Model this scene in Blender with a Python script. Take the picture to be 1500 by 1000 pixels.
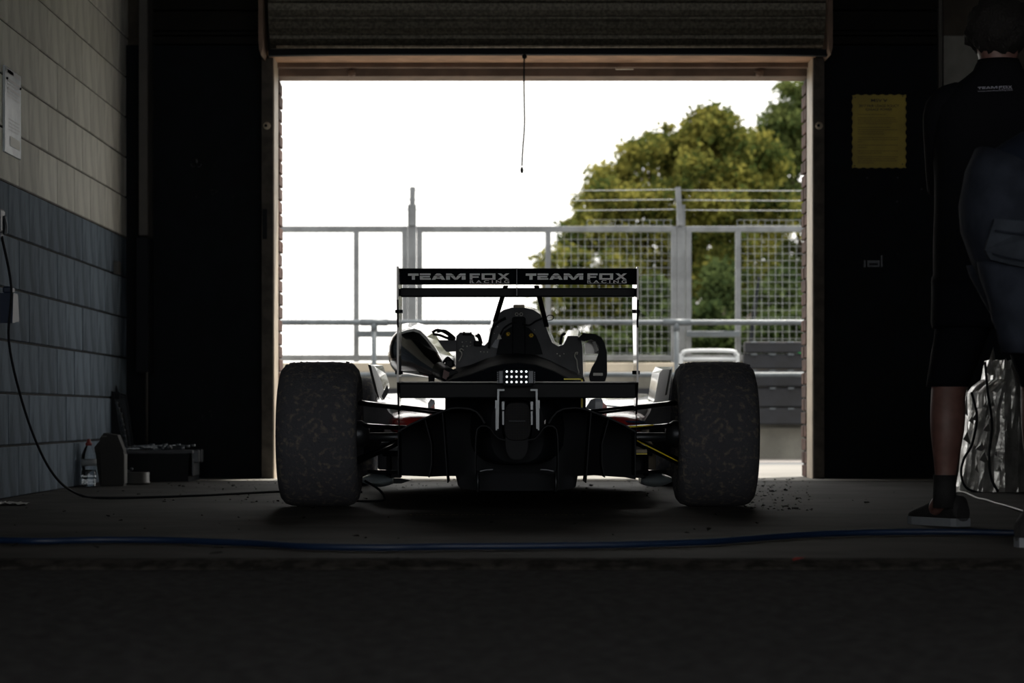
import bpy, bmesh, math, random
import numpy as np
from mathutils import Vector, Matrix, noise
random.seed(7); np.random.seed(7)
PI = math.pi
C = bpy.context.scene.collection
for o in list(bpy.data.objects): bpy.data.objects.remove(o)

# ---------------------------------------------------------------- camera, light, exposure
F, CX, HY, EYE = 3500.0, 738.0, 605.0, 0.365        # focal length in pixels, vanishing point, eye height
cam = bpy.data.objects.new('camera', bpy.data.cameras.new('camera')); C.objects.link(cam)
cam.location = (0, 0, EYE); cam.rotation_euler = (PI/2, 0, 0)
cam.data.sensor_width = 36; cam.data.lens = F/1500*36
cam.data.shift_x = (750-CX)/1500; cam.data.shift_y = (HY-500)/1500
cam.data.clip_end = 500
cam.data.dof.use_dof = True; cam.data.dof.focus_distance = 9.0; cam.data.dof.aperture_fstop = 4.5
bpy.context.scene.camera = cam
S = bpy.context.scene
S.view_settings.view_transform = 'Standard'; S.view_settings.look = 'None'
S.view_settings.gamma = 1; S.view_settings.use_curve_mapping = False
S.view_settings.exposure = 0.0
w = bpy.data.worlds.new('world'); S.world = w; w.use_nodes = True
nt = w.node_tree; bg = nt.nodes['Background']
tc = nt.nodes.new('ShaderNodeTexCoord'); nz = nt.nodes.new('ShaderNodeTexNoise'); nz.inputs['Scale'].default_value = 2.2
nz.inputs['Detail'].default_value = 4
cr = nt.nodes.new('ShaderNodeValToRGB')
cr.color_ramp.elements[0].position = .35; cr.color_ramp.elements[0].color = (.86, .84, .80, 1)
cr.color_ramp.elements[1].position = .65; cr.color_ramp.elements[1].color = (1.0, .99, .965, 1)
nt.links.new(tc.outputs['Generated'], nz.inputs['Vector']); nt.links.new(nz.outputs['Fac'], cr.inputs['Fac'])
nt.links.new(cr.outputs['Color'], bg.inputs['Color']); bg.inputs['Strength'].default_value = 2.3
sun = bpy.data.objects.new('sun', bpy.data.lights.new('sun', 'SUN')); C.objects.link(sun)
sun.data.energy = 7.0; sun.data.angle = math.radians(2); sun.data.color = (1, .94, .84)
sun.rotation_euler = Vector((-.30, -.34, -1)).to_track_quat('-Z', 'Y').to_euler()

# ---------------------------------------------------------------- helpers
def Q(px, py, D): return Vector(((px-CX)*D/F, D, EYE+(HY-py)*D/F))
def X(px, D): return (px-CX)*D/F
def Z(py, D): return EYE+(HY-py)*D/F

def mat(name, col, rough=.6, metal=0, var=.0, vscale=8, col2=None, bump=0, bscale=40, coat=0, spec=.5, emit=None, estr=0,
        stretch=None, trans=0, alpha=1, rand=0, lo=.4, hi=.6, wave=None):
    m = bpy.data.materials.new(name); m.use_nodes = True
    t = m.node_tree; p = t.nodes['Principled BSDF']; L = t.links.new
    c = (*col, 1)
    p.inputs['Base Color'].default_value = c; p.inputs['Roughness'].default_value = rough
    p.inputs['Metallic'].default_value = metal; p.inputs['Specular IOR Level'].default_value = spec
    p.inputs['Coat Weight'].default_value = coat; p.inputs['Coat Roughness'].default_value = .05
    p.inputs['Transmission Weight'].default_value = trans; p.inputs['Alpha'].default_value = alpha
    tcn = t.nodes.new('ShaderNodeTexCoord'); vec = tcn.outputs['Object']
    if stretch:
        mp = t.nodes.new('ShaderNodeMapping'); mp.inputs['Scale'].default_value = stretch
        L(vec, mp.inputs['Vector']); vec = mp.outputs['Vector']
    n = t.nodes.new('ShaderNodeTexNoise'); n.inputs['Scale'].default_value = vscale; n.inputs['Detail'].default_value = 8
    L(vec, n.inputs['Vector'])
    if col2 is None: col2 = tuple(max(0, min(1, x*(1+var))) for x in col); col1 = tuple(x*(1-var) for x in col)
    else: col1 = col
    r = t.nodes.new('ShaderNodeValToRGB'); r.color_ramp.elements[0].color = (*col1, 1); r.color_ramp.elements[1].color = (*col2, 1)
    r.color_ramp.elements[0].position = lo; r.color_ramp.elements[1].position = hi
    L(n.outputs['Fac'], r.inputs['Fac']); src = r.outputs['Color']
    if rand:
        oi = t.nodes.new('ShaderNodeObjectInfo'); mr = t.nodes.new('ShaderNodeMapRange')
        mr.inputs['To Min'].default_value = 1-rand; mr.inputs['To Max'].default_value = 1+rand
        L(oi.outputs['Random'], mr.inputs['Value'])
        mx = t.nodes.new('ShaderNodeVectorMath'); mx.operation = 'SCALE'
        L(src, mx.inputs[0]); L(mr.outputs['Result'], mx.inputs['Scale']); src = mx.outputs['Vector']
    L(src, p.inputs['Base Color'])
    if bump:
        b = t.nodes.new('ShaderNodeTexNoise'); b.inputs['Scale'].default_value = bscale; b.inputs['Detail'].default_value = 6
        L(vec, b.inputs['Vector']); bn = t.nodes.new('ShaderNodeBump'); bn.inputs['Strength'].default_value = bump
        bn.inputs['Distance'].default_value = .01
        L(b.outputs['Fac'], bn.inputs['Height']); L(bn.outputs['Normal'], p.inputs['Normal'])
    if wave:                                  # woven carbon look
        wv = t.nodes.new('ShaderNodeTexChecker'); wv.inputs['Scale'].default_value = wave
        mp2 = t.nodes.new('ShaderNodeMapping'); mp2.inputs['Rotation'].default_value = (0, PI/4, 0)
        L(tcn.outputs['Object'], mp2.inputs['Vector']); L(mp2.outputs['Vector'], wv.inputs['Vector'])
        wv.inputs['Color1'].default_value = (*col, 1); wv.inputs['Color2'].default_value = (*col2, 1)
        L(wv.outputs['Color'], p.inputs['Base Color'])
    if emit:
        p.inputs['Emission Color'].default_value = (*emit, 1); p.inputs['Emission Strength'].default_value = estr
    return m

WORLD = {}
def wloc(o): return WORLD.get(o.name, Vector((0, 0, 0))) if o else Vector((0, 0, 0))
def tag(o, label=None, cat=None, group=None, kind=None):
    if label: o['label'] = label
    if cat: o['category'] = cat
    if group: o['group'] = group
    if kind: o['kind'] = kind
    return o
def empty(name, loc, label=None, cat=None, group=None, kind=None):
    o = bpy.data.objects.new(name, None); C.objects.link(o); o.location = loc; o.empty_display_size = .1
    WORLD[o.name] = Vector(loc); return tag(o, label, cat, group, kind)

def from_mesh(name, me, parent=None, origin=None, mats=()):
    """me holds world coordinates; origin defaults to its bottom centre"""
    n = len(me.vertices); co = np.empty(n*3); me.vertices.foreach_get('co', co); co = co.reshape(-1, 3)
    if origin is None:
        origin = Vector(((co[:, 0].min()+co[:, 0].max())/2, (co[:, 1].min()+co[:, 1].max())/2, co[:, 2].min()))
    origin = Vector(origin); co -= np.array(origin); me.vertices.foreach_set('co', co.ravel())
    for m in mats: me.materials.append(m)
    o = bpy.data.objects.new(name, me); C.objects.link(o)
    WORLD[o.name] = origin
    if parent: o.parent = parent
    o.location = origin - wloc(parent); return o

class MB:
    def __init__(s): s.v = []; s.f = []; s.m = []; s.sm = []
    def add(s, vs, fs, mi=0, smooth=False):
        b = len(s.v); s.v += [tuple(x) for x in vs]
        for f in fs: s.f.append(tuple(b+i for i in f)); s.m.append(mi); s.sm.append(smooth)
        return s
    def box(s, lo, hi, mi=0, rot=None, bev=0):
        lo = Vector(lo); hi = Vector(hi); c = (lo+hi)/2; h = (hi-lo)/2
        h = Vector((abs(h.x), abs(h.y), abs(h.z)))
        if bev:
            bm = bmesh.new(); bmesh.ops.create_cube(bm, size=2)
            for v in bm.verts: v.co = Vector((v.co.x*h.x, v.co.y*h.y, v.co.z*h.z))
            bmesh.ops.bevel(bm, geom=bm.edges[:], offset=min(bev, min(h)*.95), segments=1 if bev < .01 else 2, profile=.5, affect='EDGES')
            vs = [v.co.copy() for v in bm.verts]; bm.verts.index_update()
            fs = [[v.index for v in f.verts] for f in bm.faces]; bm.free()
        else:
            vs = [Vector((x*h.x, y*h.y, z*h.z)) for x in (-1, 1) for y in (-1, 1) for z in (-1, 1)]
            fs = [(0, 1, 3, 2), (4, 6, 7, 5), (0, 4, 5, 1), (2, 3, 7, 6), (0, 2, 6, 4), (1, 5, 7, 3)]
        if rot is not None: vs = [rot @ v for v in vs]
        return s.add([v+c for v in vs], fs, mi)
    def bar(s, a, b, w, d, mi=0, up=(0, 0, 1)):
        """rectangular bar from a to b, w across, d deep"""
        a = Vector(a); b = Vector(b); t = (b-a).normalized(); u = Vector(up)
        if abs(t.dot(u)) > .95: u = Vector((0, 1, 0))
        x = t.cross(u).normalized()*w/2; y = x.cross(t).normalized()*d/2
        vs = [p+i*x+j*y for p in (a, b) for i, j in ((-1, -1), (1, -1), (1, 1), (-1, 1))]
        return s.add(vs, [(0, 1, 2, 3), (7, 6, 5, 4), (0, 4, 5, 1), (1, 5, 6, 2), (2, 6, 7, 3), (3, 7, 4, 0)], mi)
    def tube(s, pts, r, n=8, mi=0, smoothpath=True, flat=1.0, sub=6, closed=False):
        P = [Vector(p) for p in pts]
        R = list(r) if isinstance(r, (list, tuple)) else [r]*len(P)
        if smoothpath and len(P) > 2:
            q = []; rr = []
            for i in range(len(P)-1):
                p0 = P[max(i-1, 0)]; p1 = P[i]; p2 = P[i+1]; p3 = P[min(i+2, len(P)-1)]
                for k in range(sub):
                    t = k/sub
                    q.append(.5*((2*p1)+(p2-p0)*t+(2*p0-5*p1+4*p2-p3)*t*t+(3*p1-p0-3*p2+p3)*t**3)); rr.append(R[i]*(1-t)+R[i+1]*t)
            q.append(P[-1]); rr.append(R[-1]); P = q; R = rr
        t0 = (P[1]-P[0]).normalized(); u = Vector((0, 0, 1)) if abs(t0.z) < .9 else Vector((0, 1, 0))
        x = t0.cross(u).normalized(); vs = []
        for i, p in enumerate(P):
            t = (P[min(i+1, len(P)-1)]-P[max(i-1, 0)])
            if t.length < 1e-9: t = t0
            t = t.normalized(); x = (x - t*x.dot(t))
            x = x.normalized() if x.length > 1e-6 else t.orthogonal().normalized()
            y = t.cross(x)
            for k in range(n):
                a = 2*PI*k/n; vs.append(p+(x*math.cos(a)*R[i]+y*math.sin(a)*R[i]*flat))
        fs = [(i*n+k, i*n+(k+1) % n, (i+1)*n+(k+1) % n, (i+1)*n+k) for i in range(len(P)-1) for k in range(n)]
        s.add(vs, fs, mi, True)
        b = len(s.v)-len(vs)
        s.f += [tuple(b+k for k in range(n))[::-1], tuple(b+(len(P)-1)*n+k for k in range(n))]; s.m += [mi, mi]; s.sm += [False, False]
        return s
    def loft(s, rings, mi=0, caps=True, smooth=True, closed=True):
        n = len(rings[0]); vs = [p for r in rings for p in r]; fs = []
        for i in range(len(rings)-1):
            for k in range(n if closed else n-1):
                fs.append((i*n+k, i*n+(k+1) % n, (i+1)*n+(k+1) % n, (i+1)*n+k))
        b = len(s.v); s.add(vs, fs, mi, smooth)
        if caps:
            s.f += [tuple(b+k for k in range(n))[::-1], tuple(b+(len(rings)-1)*n+k for k in range(n))]; s.m += [mi, mi]; s.sm += [False, False]
        return s
    def prism(s, poly, d, mi=0, mis=None):
        """poly of world points, extruded by vector d"""
        P = [Vector(p) for p in poly]; d = Vector(d); n = len(P)
        s.add(P+[p+d for p in P], [tuple(range(n)), tuple(range(2*n-1, n-1, -1))], mi)
        b = len(s.v)-2*n
        for k in range(n):
            s.f.append((b+k, b+(k+1) % n, b+n+(k+1) % n, b+n+k)); s.m.append(mi if mis is None else mis); s.sm.append(False)
        return s
    def lathe(s, prof, c, axis='Z', n=24, mi=0, smooth=True, mfun=None):
        """prof of (r, h) pairs round axis through c"""
        c = Vector(c); vs = []
        for r, h in prof:
            for k in range(n):
                a = 2*PI*k/n; x, y = r*math.cos(a), r*math.sin(a)
                vs.append(c+(Vector((x, y, h)) if axis == 'Z' else Vector((h, x, y)) if axis == 'X' else Vector((x, h, y))))
        b0 = len(s.f)
        s.add(vs, [(i*n+k, i*n+(k+1) % n, (i+1)*n+(k+1) % n, (i+1)*n+k) for i in range(len(prof)-1) for k in range(n)], mi, smooth)
        if mfun:
            for i in range(len(prof)-1):
                for k in range(n): s.m[b0+i*n+k] = mfun(i)
        return s
    def ball(s, c, r, mi=0, n=8, sq=(1, 1, 1)):
        c = Vector(c); rings = []
        for i in range(1, n):
            a = PI*i/n
            rings.append([c+Vector((math.sin(a)*math.cos(b)*r*sq[0], math.sin(a)*math.sin(b)*r*sq[1], -math.cos(a)*r*sq[2])) for b in [2*PI*k/(n+2) for k in range(n+2)]])
        return s.loft(rings, mi)
    def build(s, name, mats, parent=None, origin=None):
        me = bpy.data.meshes.new(name); me.from_pydata(s.v, [], s.f)
        me.polygons.foreach_set('material_index', s.m); me.polygons.foreach_set('use_smooth', s.sm)
        bm = bmesh.new(); bm.from_mesh(me); bmesh.ops.recalc_face_normals(bm, faces=bm.faces); bm.to_mesh(me); bm.free()
        if not isinstance(mats, (list, tuple)): mats = [mats]
        return from_mesh(name, me, parent, origin, mats)

def ell(c, u, v, ru, rv, n=20, p=1.0, f=None):
    c = Vector(c); u = Vector(u); v = Vector(v); out = []
    for k in range(n):
        a = 2*PI*k/n; x, y = math.cos(a), math.sin(a)
        if p != 1: x = math.copysign(abs(x)**p, x); y = math.copysign(abs(y)**p, y)
        q = 1 if f is None else f(a)
        out.append(c+u*x*ru*q+v*y*rv*q)
    return out

def skin(name, joints, edges, m, parent=None, sub=2, disp=0):
    """joints: list of (pos, rx[, ry]); a smooth skin over the skeleton, as one mesh"""
    me = bpy.data.meshes.new(name); me.from_pydata([tuple(j[0]) for j in joints], edges, [])
    o = bpy.data.objects.new(name, me); C.objects.link(o)
    md = o.modifiers.new('s', 'SKIN'); md.use_smooth_shade = True
    for i, j in enumerate(joints):
        sv = me.skin_vertices[0].data[i]; sv.radius = (j[1], j[2] if len(j) > 2 else j[1]); sv.use_root = (i == 0)
    sb = o.modifiers.new('d', 'SUBSURF'); sb.levels = sub; sb.render_levels = sub
    dg = bpy.context.evaluated_depsgraph_get(); dg.update()
    me2 = bpy.data.meshes.new_from_object(o.evaluated_get(dg)); bpy.data.objects.remove(o)
    for p in me2.polygons: p.use_smooth = True
    if disp:
        for v in me2.vertices: v.co += v.normal*disp*noise.noise(v.co*14)
    me2.materials.clear()
    return from_mesh(name, me2, parent, None, [m])

def text_mesh(txt, height, width=None, depth=.0006, bold=0):
    cu = bpy.data.curves.new('t', 'FONT'); cu.body = txt; cu.size = 1; cu.extrude = 0; cu.offset = bold
    o = bpy.data.objects.new('t', cu); C.objects.link(o)
    dg = bpy.context.evaluated_depsgraph_get(); dg.update()
    me = bpy.data.meshes.new_from_object(o.evaluated_get(dg)); bpy.data.objects.remove(o)
    vs = np.array([v.co[:] for v in me.vertices]); fs = [list(p.vertices) for p in me.polygons]
    x0, x1, y0, y1 = vs[:, 0].min(), vs[:, 0].max(), vs[:, 1].min(), vs[:, 1].max()
    k = height/(y1-y0); kx = width/(x1-x0) if width else k
    return [((v[0]-x0)*kx, (v[1]-y0)*k) for v in vs], fs, (x1-x0)*kx

GLY = {
 'T': [[(0,.62),(1,.62),(1,1),(0,1)], [(.35,0),(.65,0),(.65,.62),(.35,.62)]],
 'E': [[(0,.7),(1,.7),(1,1),(0,1)], [(0,.35),(.92,.35),(.92,.6),(0,.6)], [(0,0),(1,0),(1,.25),(0,.25)], [(0,.2),(.28,.2),(.28,.4),(0,.4)]],
 'A': [[(.2,.68),(.8,.68),(.63,1),(.37,1)], [(.17,.61),(.42,.61),(.27,0),(0,0)], [(.83,.61),(.58,.61),(.73,0),(1,0)], [(.3,.15),(.7,.15),(.64,.36),(.36,.36)], [(.3,.61),(.7,.61),(.6,.5),(.4,.5)]],
 'M': [[(0,.66),(.42,.66),(.27,1),(0,1)], [(1,.66),(.58,.66),(.73,1),(1,1)], [(0,0),(.2,0),(.2,.6),(0,.6)], [(.8,0),(1,0),(1,.6),(.8,.6)],
       [(.2,.6),(.42,.6),(.56,.0),(.42,0)], [(.8,.6),(.58,.6),(.44,0),(.58,0)]],
 'F': [[(0,.7),(1,.7),(1,1),(0,1)], [(0,0),(.27,0),(.27,.7),(0,.7)], [(.27,.3),(.88,.3),(.88,.55),(.27,.55)]],
 'O': [[(0,.75),(1,.75),(1,1),(0,1)], [(0,0),(1,0),(1,.25),(0,.25)], [(0,.25),(.22,.25),(.22,.75),(0,.75)], [(.78,.25),(1,.25),(1,.75),(.78,.75)]],
 'X': [[(0,1),(.3,1),(.64,.5),(.36,.5)], [(1,1),(.7,1),(.36,.5),(.64,.5)], [(0,0),(.3,0),(.64,.5),(.36,.5)], [(1,0),(.7,0),(.36,.5),(.64,.5)]]}
SPANS = [('T',597.8,613.3),('E',615,631),('A',632.4,652),('M',653.5,682),('F',688,703),('O',705.4,725.8),('X',729,746)]
def team_logo(mb, org, ux, uy, width, off, mi=0, mi2=None, line=None):
    """the racing team's lettering, laid from org along ux, uy"""
    org = Vector(org); ux = Vector(ux); uy = Vector(uy); k = width/(746-597.8); off = Vector(off)
    P = lambda a, b: org+ux*(a-597.8)*k+uy*b*k+off
    for ch, a, b in SPANS:
        for poly in GLY[ch]:
            mb.add([P(a+(b-a)*x, 6.4+10.8*y) for x, y in poly], [tuple(range(len(poly)))], mi)
    v, f, _ = text_mesh('R A C I N G', 4.9, 58, bold=.018)
    mb.add([P(688+x, .6+y) for x, y in v], f, mi if mi2 is None else mi2)
    mb.add([P(688, -.1), P(746, -.1), P(746, .25), P(688, .25)], [(0, 1, 2, 3)], mi)

# ---------------------------------------------------------------- materials
M = {}
M['block_up'] = mat('cream_painted_block', (0.74, 0.735, 0.675), .85, spec=.1, var=.10, vscale=9, bump=.35, bscale=60, rand=.10, stretch=(1, 1, .4))
M['block_lo'] = mat('slate_painted_block', (0.16, 0.2, 0.245), .85, spec=.06, var=.22, vscale=9, bump=.35, bscale=60, rand=.12, stretch=(1, 1, .4))
M['mortar_up'] = mat('cream_mortar', (0.17, 0.165, 0.15), .9, var=.2, bump=.3)
M['mortar_lo'] = mat('slate_mortar', (0.006, 0.008, 0.011), .9, var=.2, bump=.3)
M['floor'] = mat('painted_concrete', (0.045, 0.043, 0.041), .75, var=.28, vscale=3.0, bump=.22, bscale=35, spec=.12)
M['sunstrip'] = mat('sunlit_floor_concrete', (0.225, 0.2175, 0.195), .85, var=.2, vscale=5, bump=.2)  # floor concrete made paler, sunlight by the door put into the colour
M['asphalt'] = mat('dark_asphalt', (0.024, 0.024, 0.025), .95, var=.5, vscale=30, bump=.9, bscale=110, spec=.15)
M['edge'] = mat('rough_concrete_edge', (0.027, 0.02475, 0.0225), .95, var=.5, vscale=25, bump=.9, bscale=70, spec=.15)
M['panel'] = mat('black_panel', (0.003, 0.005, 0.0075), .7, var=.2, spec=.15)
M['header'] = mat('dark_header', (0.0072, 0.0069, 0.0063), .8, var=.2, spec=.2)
M['jamb'] = mat('grey_brown_jamb', (0.06, 0.052, 0.044), .85, var=.25, vscale=14, bump=.3)
M['strip'] = mat('pale_painted_strip', (0.48, 0.4, 0.31), .55, var=.12)
M['lintel'] = mat('tan_painted_lintel', (0.45, 0.26, 0.15), .7, var=.15, vscale=6)
M['lintel2'] = mat('brown_painted_timber', (0.19, 0.125, 0.09), .7, var=.2, vscale=6)
M['shutter'] = mat('galvanised_slat', (0.11, 0.1, 0.078), .5, metal=.35, var=.35, vscale=60, bump=.3, bscale=90)
M['slatlight'] = mat('floor_lit_slat_lip', (.30, .25, .19), .6, var=.3, vscale=50)  # paler tone painted for floor light caught under the slat
M['black'] = mat('matt_black', (0.005, 0.0068, 0.01), .75, spec=.25)
M['gloss'] = mat('gloss_black', (.004, .0045, .006), .16, coat=.6)
M['satin'] = mat('satin_black', (0.0042, 0.006, 0.009), .5, spec=.12)
M['cloth'] = mat('black_satin_cloth', (0.005, 0.0068, 0.01), .7, bump=.25, bscale=14, stretch=(1, 1, 4), spec=.04)
M['carbon'] = mat('woven_carbon', (.002, .002, .003), .5, col2=(.016, .017, .02), wave=230, spec=.08)
M['plate'] = mat('dark_grey_plate', (0.095, 0.1, 0.112), .6, spec=.15, var=.15, bump=.08)
M['white'] = mat('gloss_white_bodywork', (.86, .86, .87), .16, coat=.6, spec=.6)
M['red'] = mat('gloss_red_bodywork', (0.6, 0.03, 0.025), .25, coat=.4)
M['blue'] = mat('blue_bodywork', (.015, .06, .14), .3, coat=.4)
M['yellow'] = mat('yellow_paint', (0.9, 0.72, 0.02), .4)
M['steel'] = mat('dull_steel', (0.154, 0.168, 0.182), .38, metal=.9, var=.15)
M['dsteel'] = mat('dark_steel', (.06, .066, .075), .4, metal=.8, var=.15)
M['silver_vinyl'] = mat('silver_lettering', (.92, .95, .97), .5, var=.02)
M['tyre'] = mat('dusty_racing_rubber', (.075, .078, .092), .9, col2=(.26, .225, .18), vscale=48, lo=.53, hi=.80, bump=.9, bscale=120, spec=.25)
M['crumb'] = mat('rubber_crumb', (.012, .011, .010), .95, var=.4)
M['wire'] = mat('galvanised_steel', (0.3, 0.318, 0.33), .5, metal=.25, var=.12, vscale=20)
M['postg'] = mat('galvanised_post', (0.12, 0.128, 0.135), .5, metal=.2, var=.15, vscale=8)
M['rail'] = mat('galvanised_rail', (0.075, 0.088, 0.098), .45, metal=.2, var=.15)
M['conc'] = mat('pit_wall_concrete', (0.145, 0.14, 0.12), .9, var=.2, vscale=3, bump=.3)
M['concl'] = mat('pale_concrete_coping', (0.42, 0.37, 0.29), .9, var=.15, vscale=3, bump=.2)
M['apron'] = mat('pit_lane_concrete', (0.1836, 0.1744, 0.1591), .9, var=.12, vscale=2, bump=.2)
M['apron2'] = mat('pit_lane_tarmac', (0.104, 0.1071, 0.1102), .9, var=.15, vscale=20, bump=.3)
M['apron3'] = mat('pit_lane_faded_line', (0.2081, 0.1897, 0.1775), .9, var=.1)
M['grass'] = mat('grass_field', (.06, .09, .02), .95, var=.4, vscale=2)
M['navy'] = mat('navy_rubber_board', (0.0045, 0.0056, 0.0088), .7, var=.3, vscale=9, bump=.2)
M['brick'] = mat('red_brown_brick', (0.072, 0.03, 0.0192), .85, var=.3, vscale=20, bump=.4, rand=.3)
M['bmortar'] = mat('brick_mortar', (0.06, 0.051, 0.042), .9, var=.2)
M['whitetube'] = mat('white_painted_tube', (0.42, 0.438, 0.45), .4)
M['hose'] = mat('blue_hose', (0.003, 0.016, 0.05), .5)
M['sign'] = mat('yellow_sign', (0.36, 0.27, 0.018), .5, var=.12, vscale=7)
M['sign2'] = mat('faded_sign_border', (0.36, 0.3, 0.04), .5)
M['ink'] = mat('black_ink', (.02, .017, .01), .6)
M['paper'] = mat('blue_grey_notice', (0.45, 0.504, 0.54), .25, var=.15, vscale=6, coat=.2)
M['paperd'] = mat('grey_print', (.10, .105, .11), .4)
M['cream'] = mat('cream_print', (.34, .33, .25), .5)
M['palebrd'] = mat('pale_board', (0.22, 0.215, 0.2), .7, var=.1)
M['greyconduit'] = mat('grey_conduit', (0.0525, 0.049, 0.0455), .6, var=.1)
M['skin'] = mat('skin', (0.15, 0.075, 0.065), .5, var=.12, vscale=30, bump=.08)
M['hair'] = mat('dark_brown_hair', (0.006, 0.0045, 0.004), .8, bump=.9, bscale=90)
M['polo'] = mat('black_polo_cloth', (.006, .0065, .0085), .92, bump=.3, bscale=18, spec=.1)
M['short1'] = mat('black_shorts_cloth', (.005, .006, .009), .92, bump=.3, bscale=18, spec=.1)
M['short2'] = mat('slate_blue_shorts_cloth', (0.024, 0.029, 0.042), .92, var=.2, vscale=12, bump=.4, bscale=16, spec=.1)
M['flap'] = mat('faded_blue_cloth', (0.035, 0.042, 0.055), .92, var=.2, vscale=12, bump=.4, bscale=20, spec=.1)
M['shirt2'] = mat('navy_shirt_cloth', (0.013, 0.018, 0.032), .92, bump=.4, bscale=14, spec=.1)
M['sole'] = mat('pale_grey_sole', (0.2, 0.22, 0.25), .6)
M['shoe'] = mat('black_mesh_shoe', (.010, .010, .012), .8, bump=.3, bscale=120)
M['foil'] = mat('crinkled_silver_foil', (0.55, 0.55, 0.54), .32, metal=.85, var=.2, vscale=12, bump=.6, bscale=22)
M['water'] = mat('clear_water', (.9, .95, 1), .02, trans=1)
M['pet'] = mat('clear_plastic', (.92, .95, .97), .06, trans=1)
M['pet'].node_tree.nodes['Principled BSDF'].inputs['IOR'].default_value = 1.12
M['capred'] = mat('red_cap', (.22, .03, .025), .5)
M['lbl'] = mat('pale_bottle_label', (.20, .22, .24), .6)
M['card'] = mat('grey_card', (0.018, 0.018, 0.018), .8, var=.1)
M['ivory'] = mat('off_white_plastic', (0.06, 0.06, 0.058), .5)
M['led'] = mat('lit_led', (.9, .95, 1), .4, emit=(.9, .97, 1), estr=1.5)
M['bark'] = mat('tree_bark', (.06, .045, .03), .9, var=.3)
M['mirror'] = mat('mirror_glass', (.75, .8, .85), .04, metal=1)
M['leadw'] = mat('white_lead', (.5, .5, .48), .5)
M['yellow2'] = mat('dull_brass_nut', (0.6, 0.42, 0.04), .4, metal=.4)

def leaf_mat(name, a, b):
    m = bpy.data.materials.new(name); m.use_nodes = True; t = m.node_tree; L = t.links.new
    for n in list(t.nodes): t.nodes.remove(n)
    out = t.nodes.new('ShaderNodeOutputMaterial'); d = t.nodes.new('ShaderNodeBsdfDiffuse'); tr = t.nodes.new('ShaderNodeBsdfTranslucent')
    mix = t.nodes.new('ShaderNodeMixShader'); mix.inputs[0].default_value = .45
    g = t.nodes.new('ShaderNodeNewGeometry'); n = t.nodes.new('ShaderNodeTexNoise'); n.inputs['Scale'].default_value = 1.3; n.inputs['Detail'].default_value = 5
    L(g.outputs['Position'], n.inputs['Vector'])
    ad = t.nodes.new('ShaderNodeMath'); ad.operation = 'ADD'; sc = t.nodes.new('ShaderNodeMath'); sc.operation = 'MULTIPLY'; sc.inputs[1].default_value = .35
    L(g.outputs['Random Per Island'], sc.inputs[0]); L(n.outputs['Fac'], ad.inputs[0]); L(sc.outputs[0], ad.inputs[1])
    r = t.nodes.new('ShaderNodeValToRGB'); r.color_ramp.elements[0].position = .5; r.color_ramp.elements[1].position = .85
    r.color_ramp.elements[0].color = (*a, 1); r.color_ramp.elements[1].color = (*b, 1)
    L(ad.outputs[0], r.inputs['Fac']); L(r.outputs['Color'], d.inputs['Color']); L(r.outputs['Color'], tr.inputs['Color'])
    L(d.outputs[0], mix.inputs[1]); L(tr.outputs[0], mix.inputs[2]); L(mix.outputs[0], out.inputs['Surface']); return m
M['leaf1'] = leaf_mat('yellow_green_leaf', (.045, .064, .018), (.235, .215, .05))
M['leaf2'] = leaf_mat('mid_green_leaf', (.038, .058, .02), (.12, .14, .045))
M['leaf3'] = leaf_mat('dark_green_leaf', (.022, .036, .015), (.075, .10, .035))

# ---------------------------------------------------------------- the garage shell
DB = 13.46                                  # inner face of the far wall
WL, WR = -2.12, 3.05                        # side walls
CEIL = 3.05
OX0, OX1, OTOP = X(409.5, 13.62), X(1179.5, 13.62), Z(100, 13.62)      # masonry opening

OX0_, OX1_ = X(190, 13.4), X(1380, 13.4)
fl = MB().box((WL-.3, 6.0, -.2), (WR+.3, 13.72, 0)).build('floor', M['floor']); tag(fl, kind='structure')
tag(MB().box((OX0_, 12.93, -.05), (OX1_, 13.72, .0015)).build('trim_sunlit', M['sunstrip']), kind='structure')  # added slab painting the sunlit strip of floor inside the door
sl = MB().box((-3.2, -3.2, -.25), (3.7, 5.92, -.022)).build('floor', M['asphalt']); tag(sl, kind='structure')
# the broken concrete lip between slab and asphalt
mb = MB(); rings = []
for i in range(141):
    x = -3.2+i*.0493; a = .022*noise.noise(Vector((x*5, 0, 1))); b = .012*noise.noise(Vector((x*14, 3, 1)))
    rings.append([Vector((x, 6.02, -.06)), Vector((x, 6.015, .001)), Vector((x, 5.955+a+b, -.001)), Vector((x, 5.91+a-b, -.016)), Vector((x, 5.86+a, -.06))])
mb.loft(rings, smooth=False); tag(mb.build('trim_1', M['edge']), kind='structure')

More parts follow.
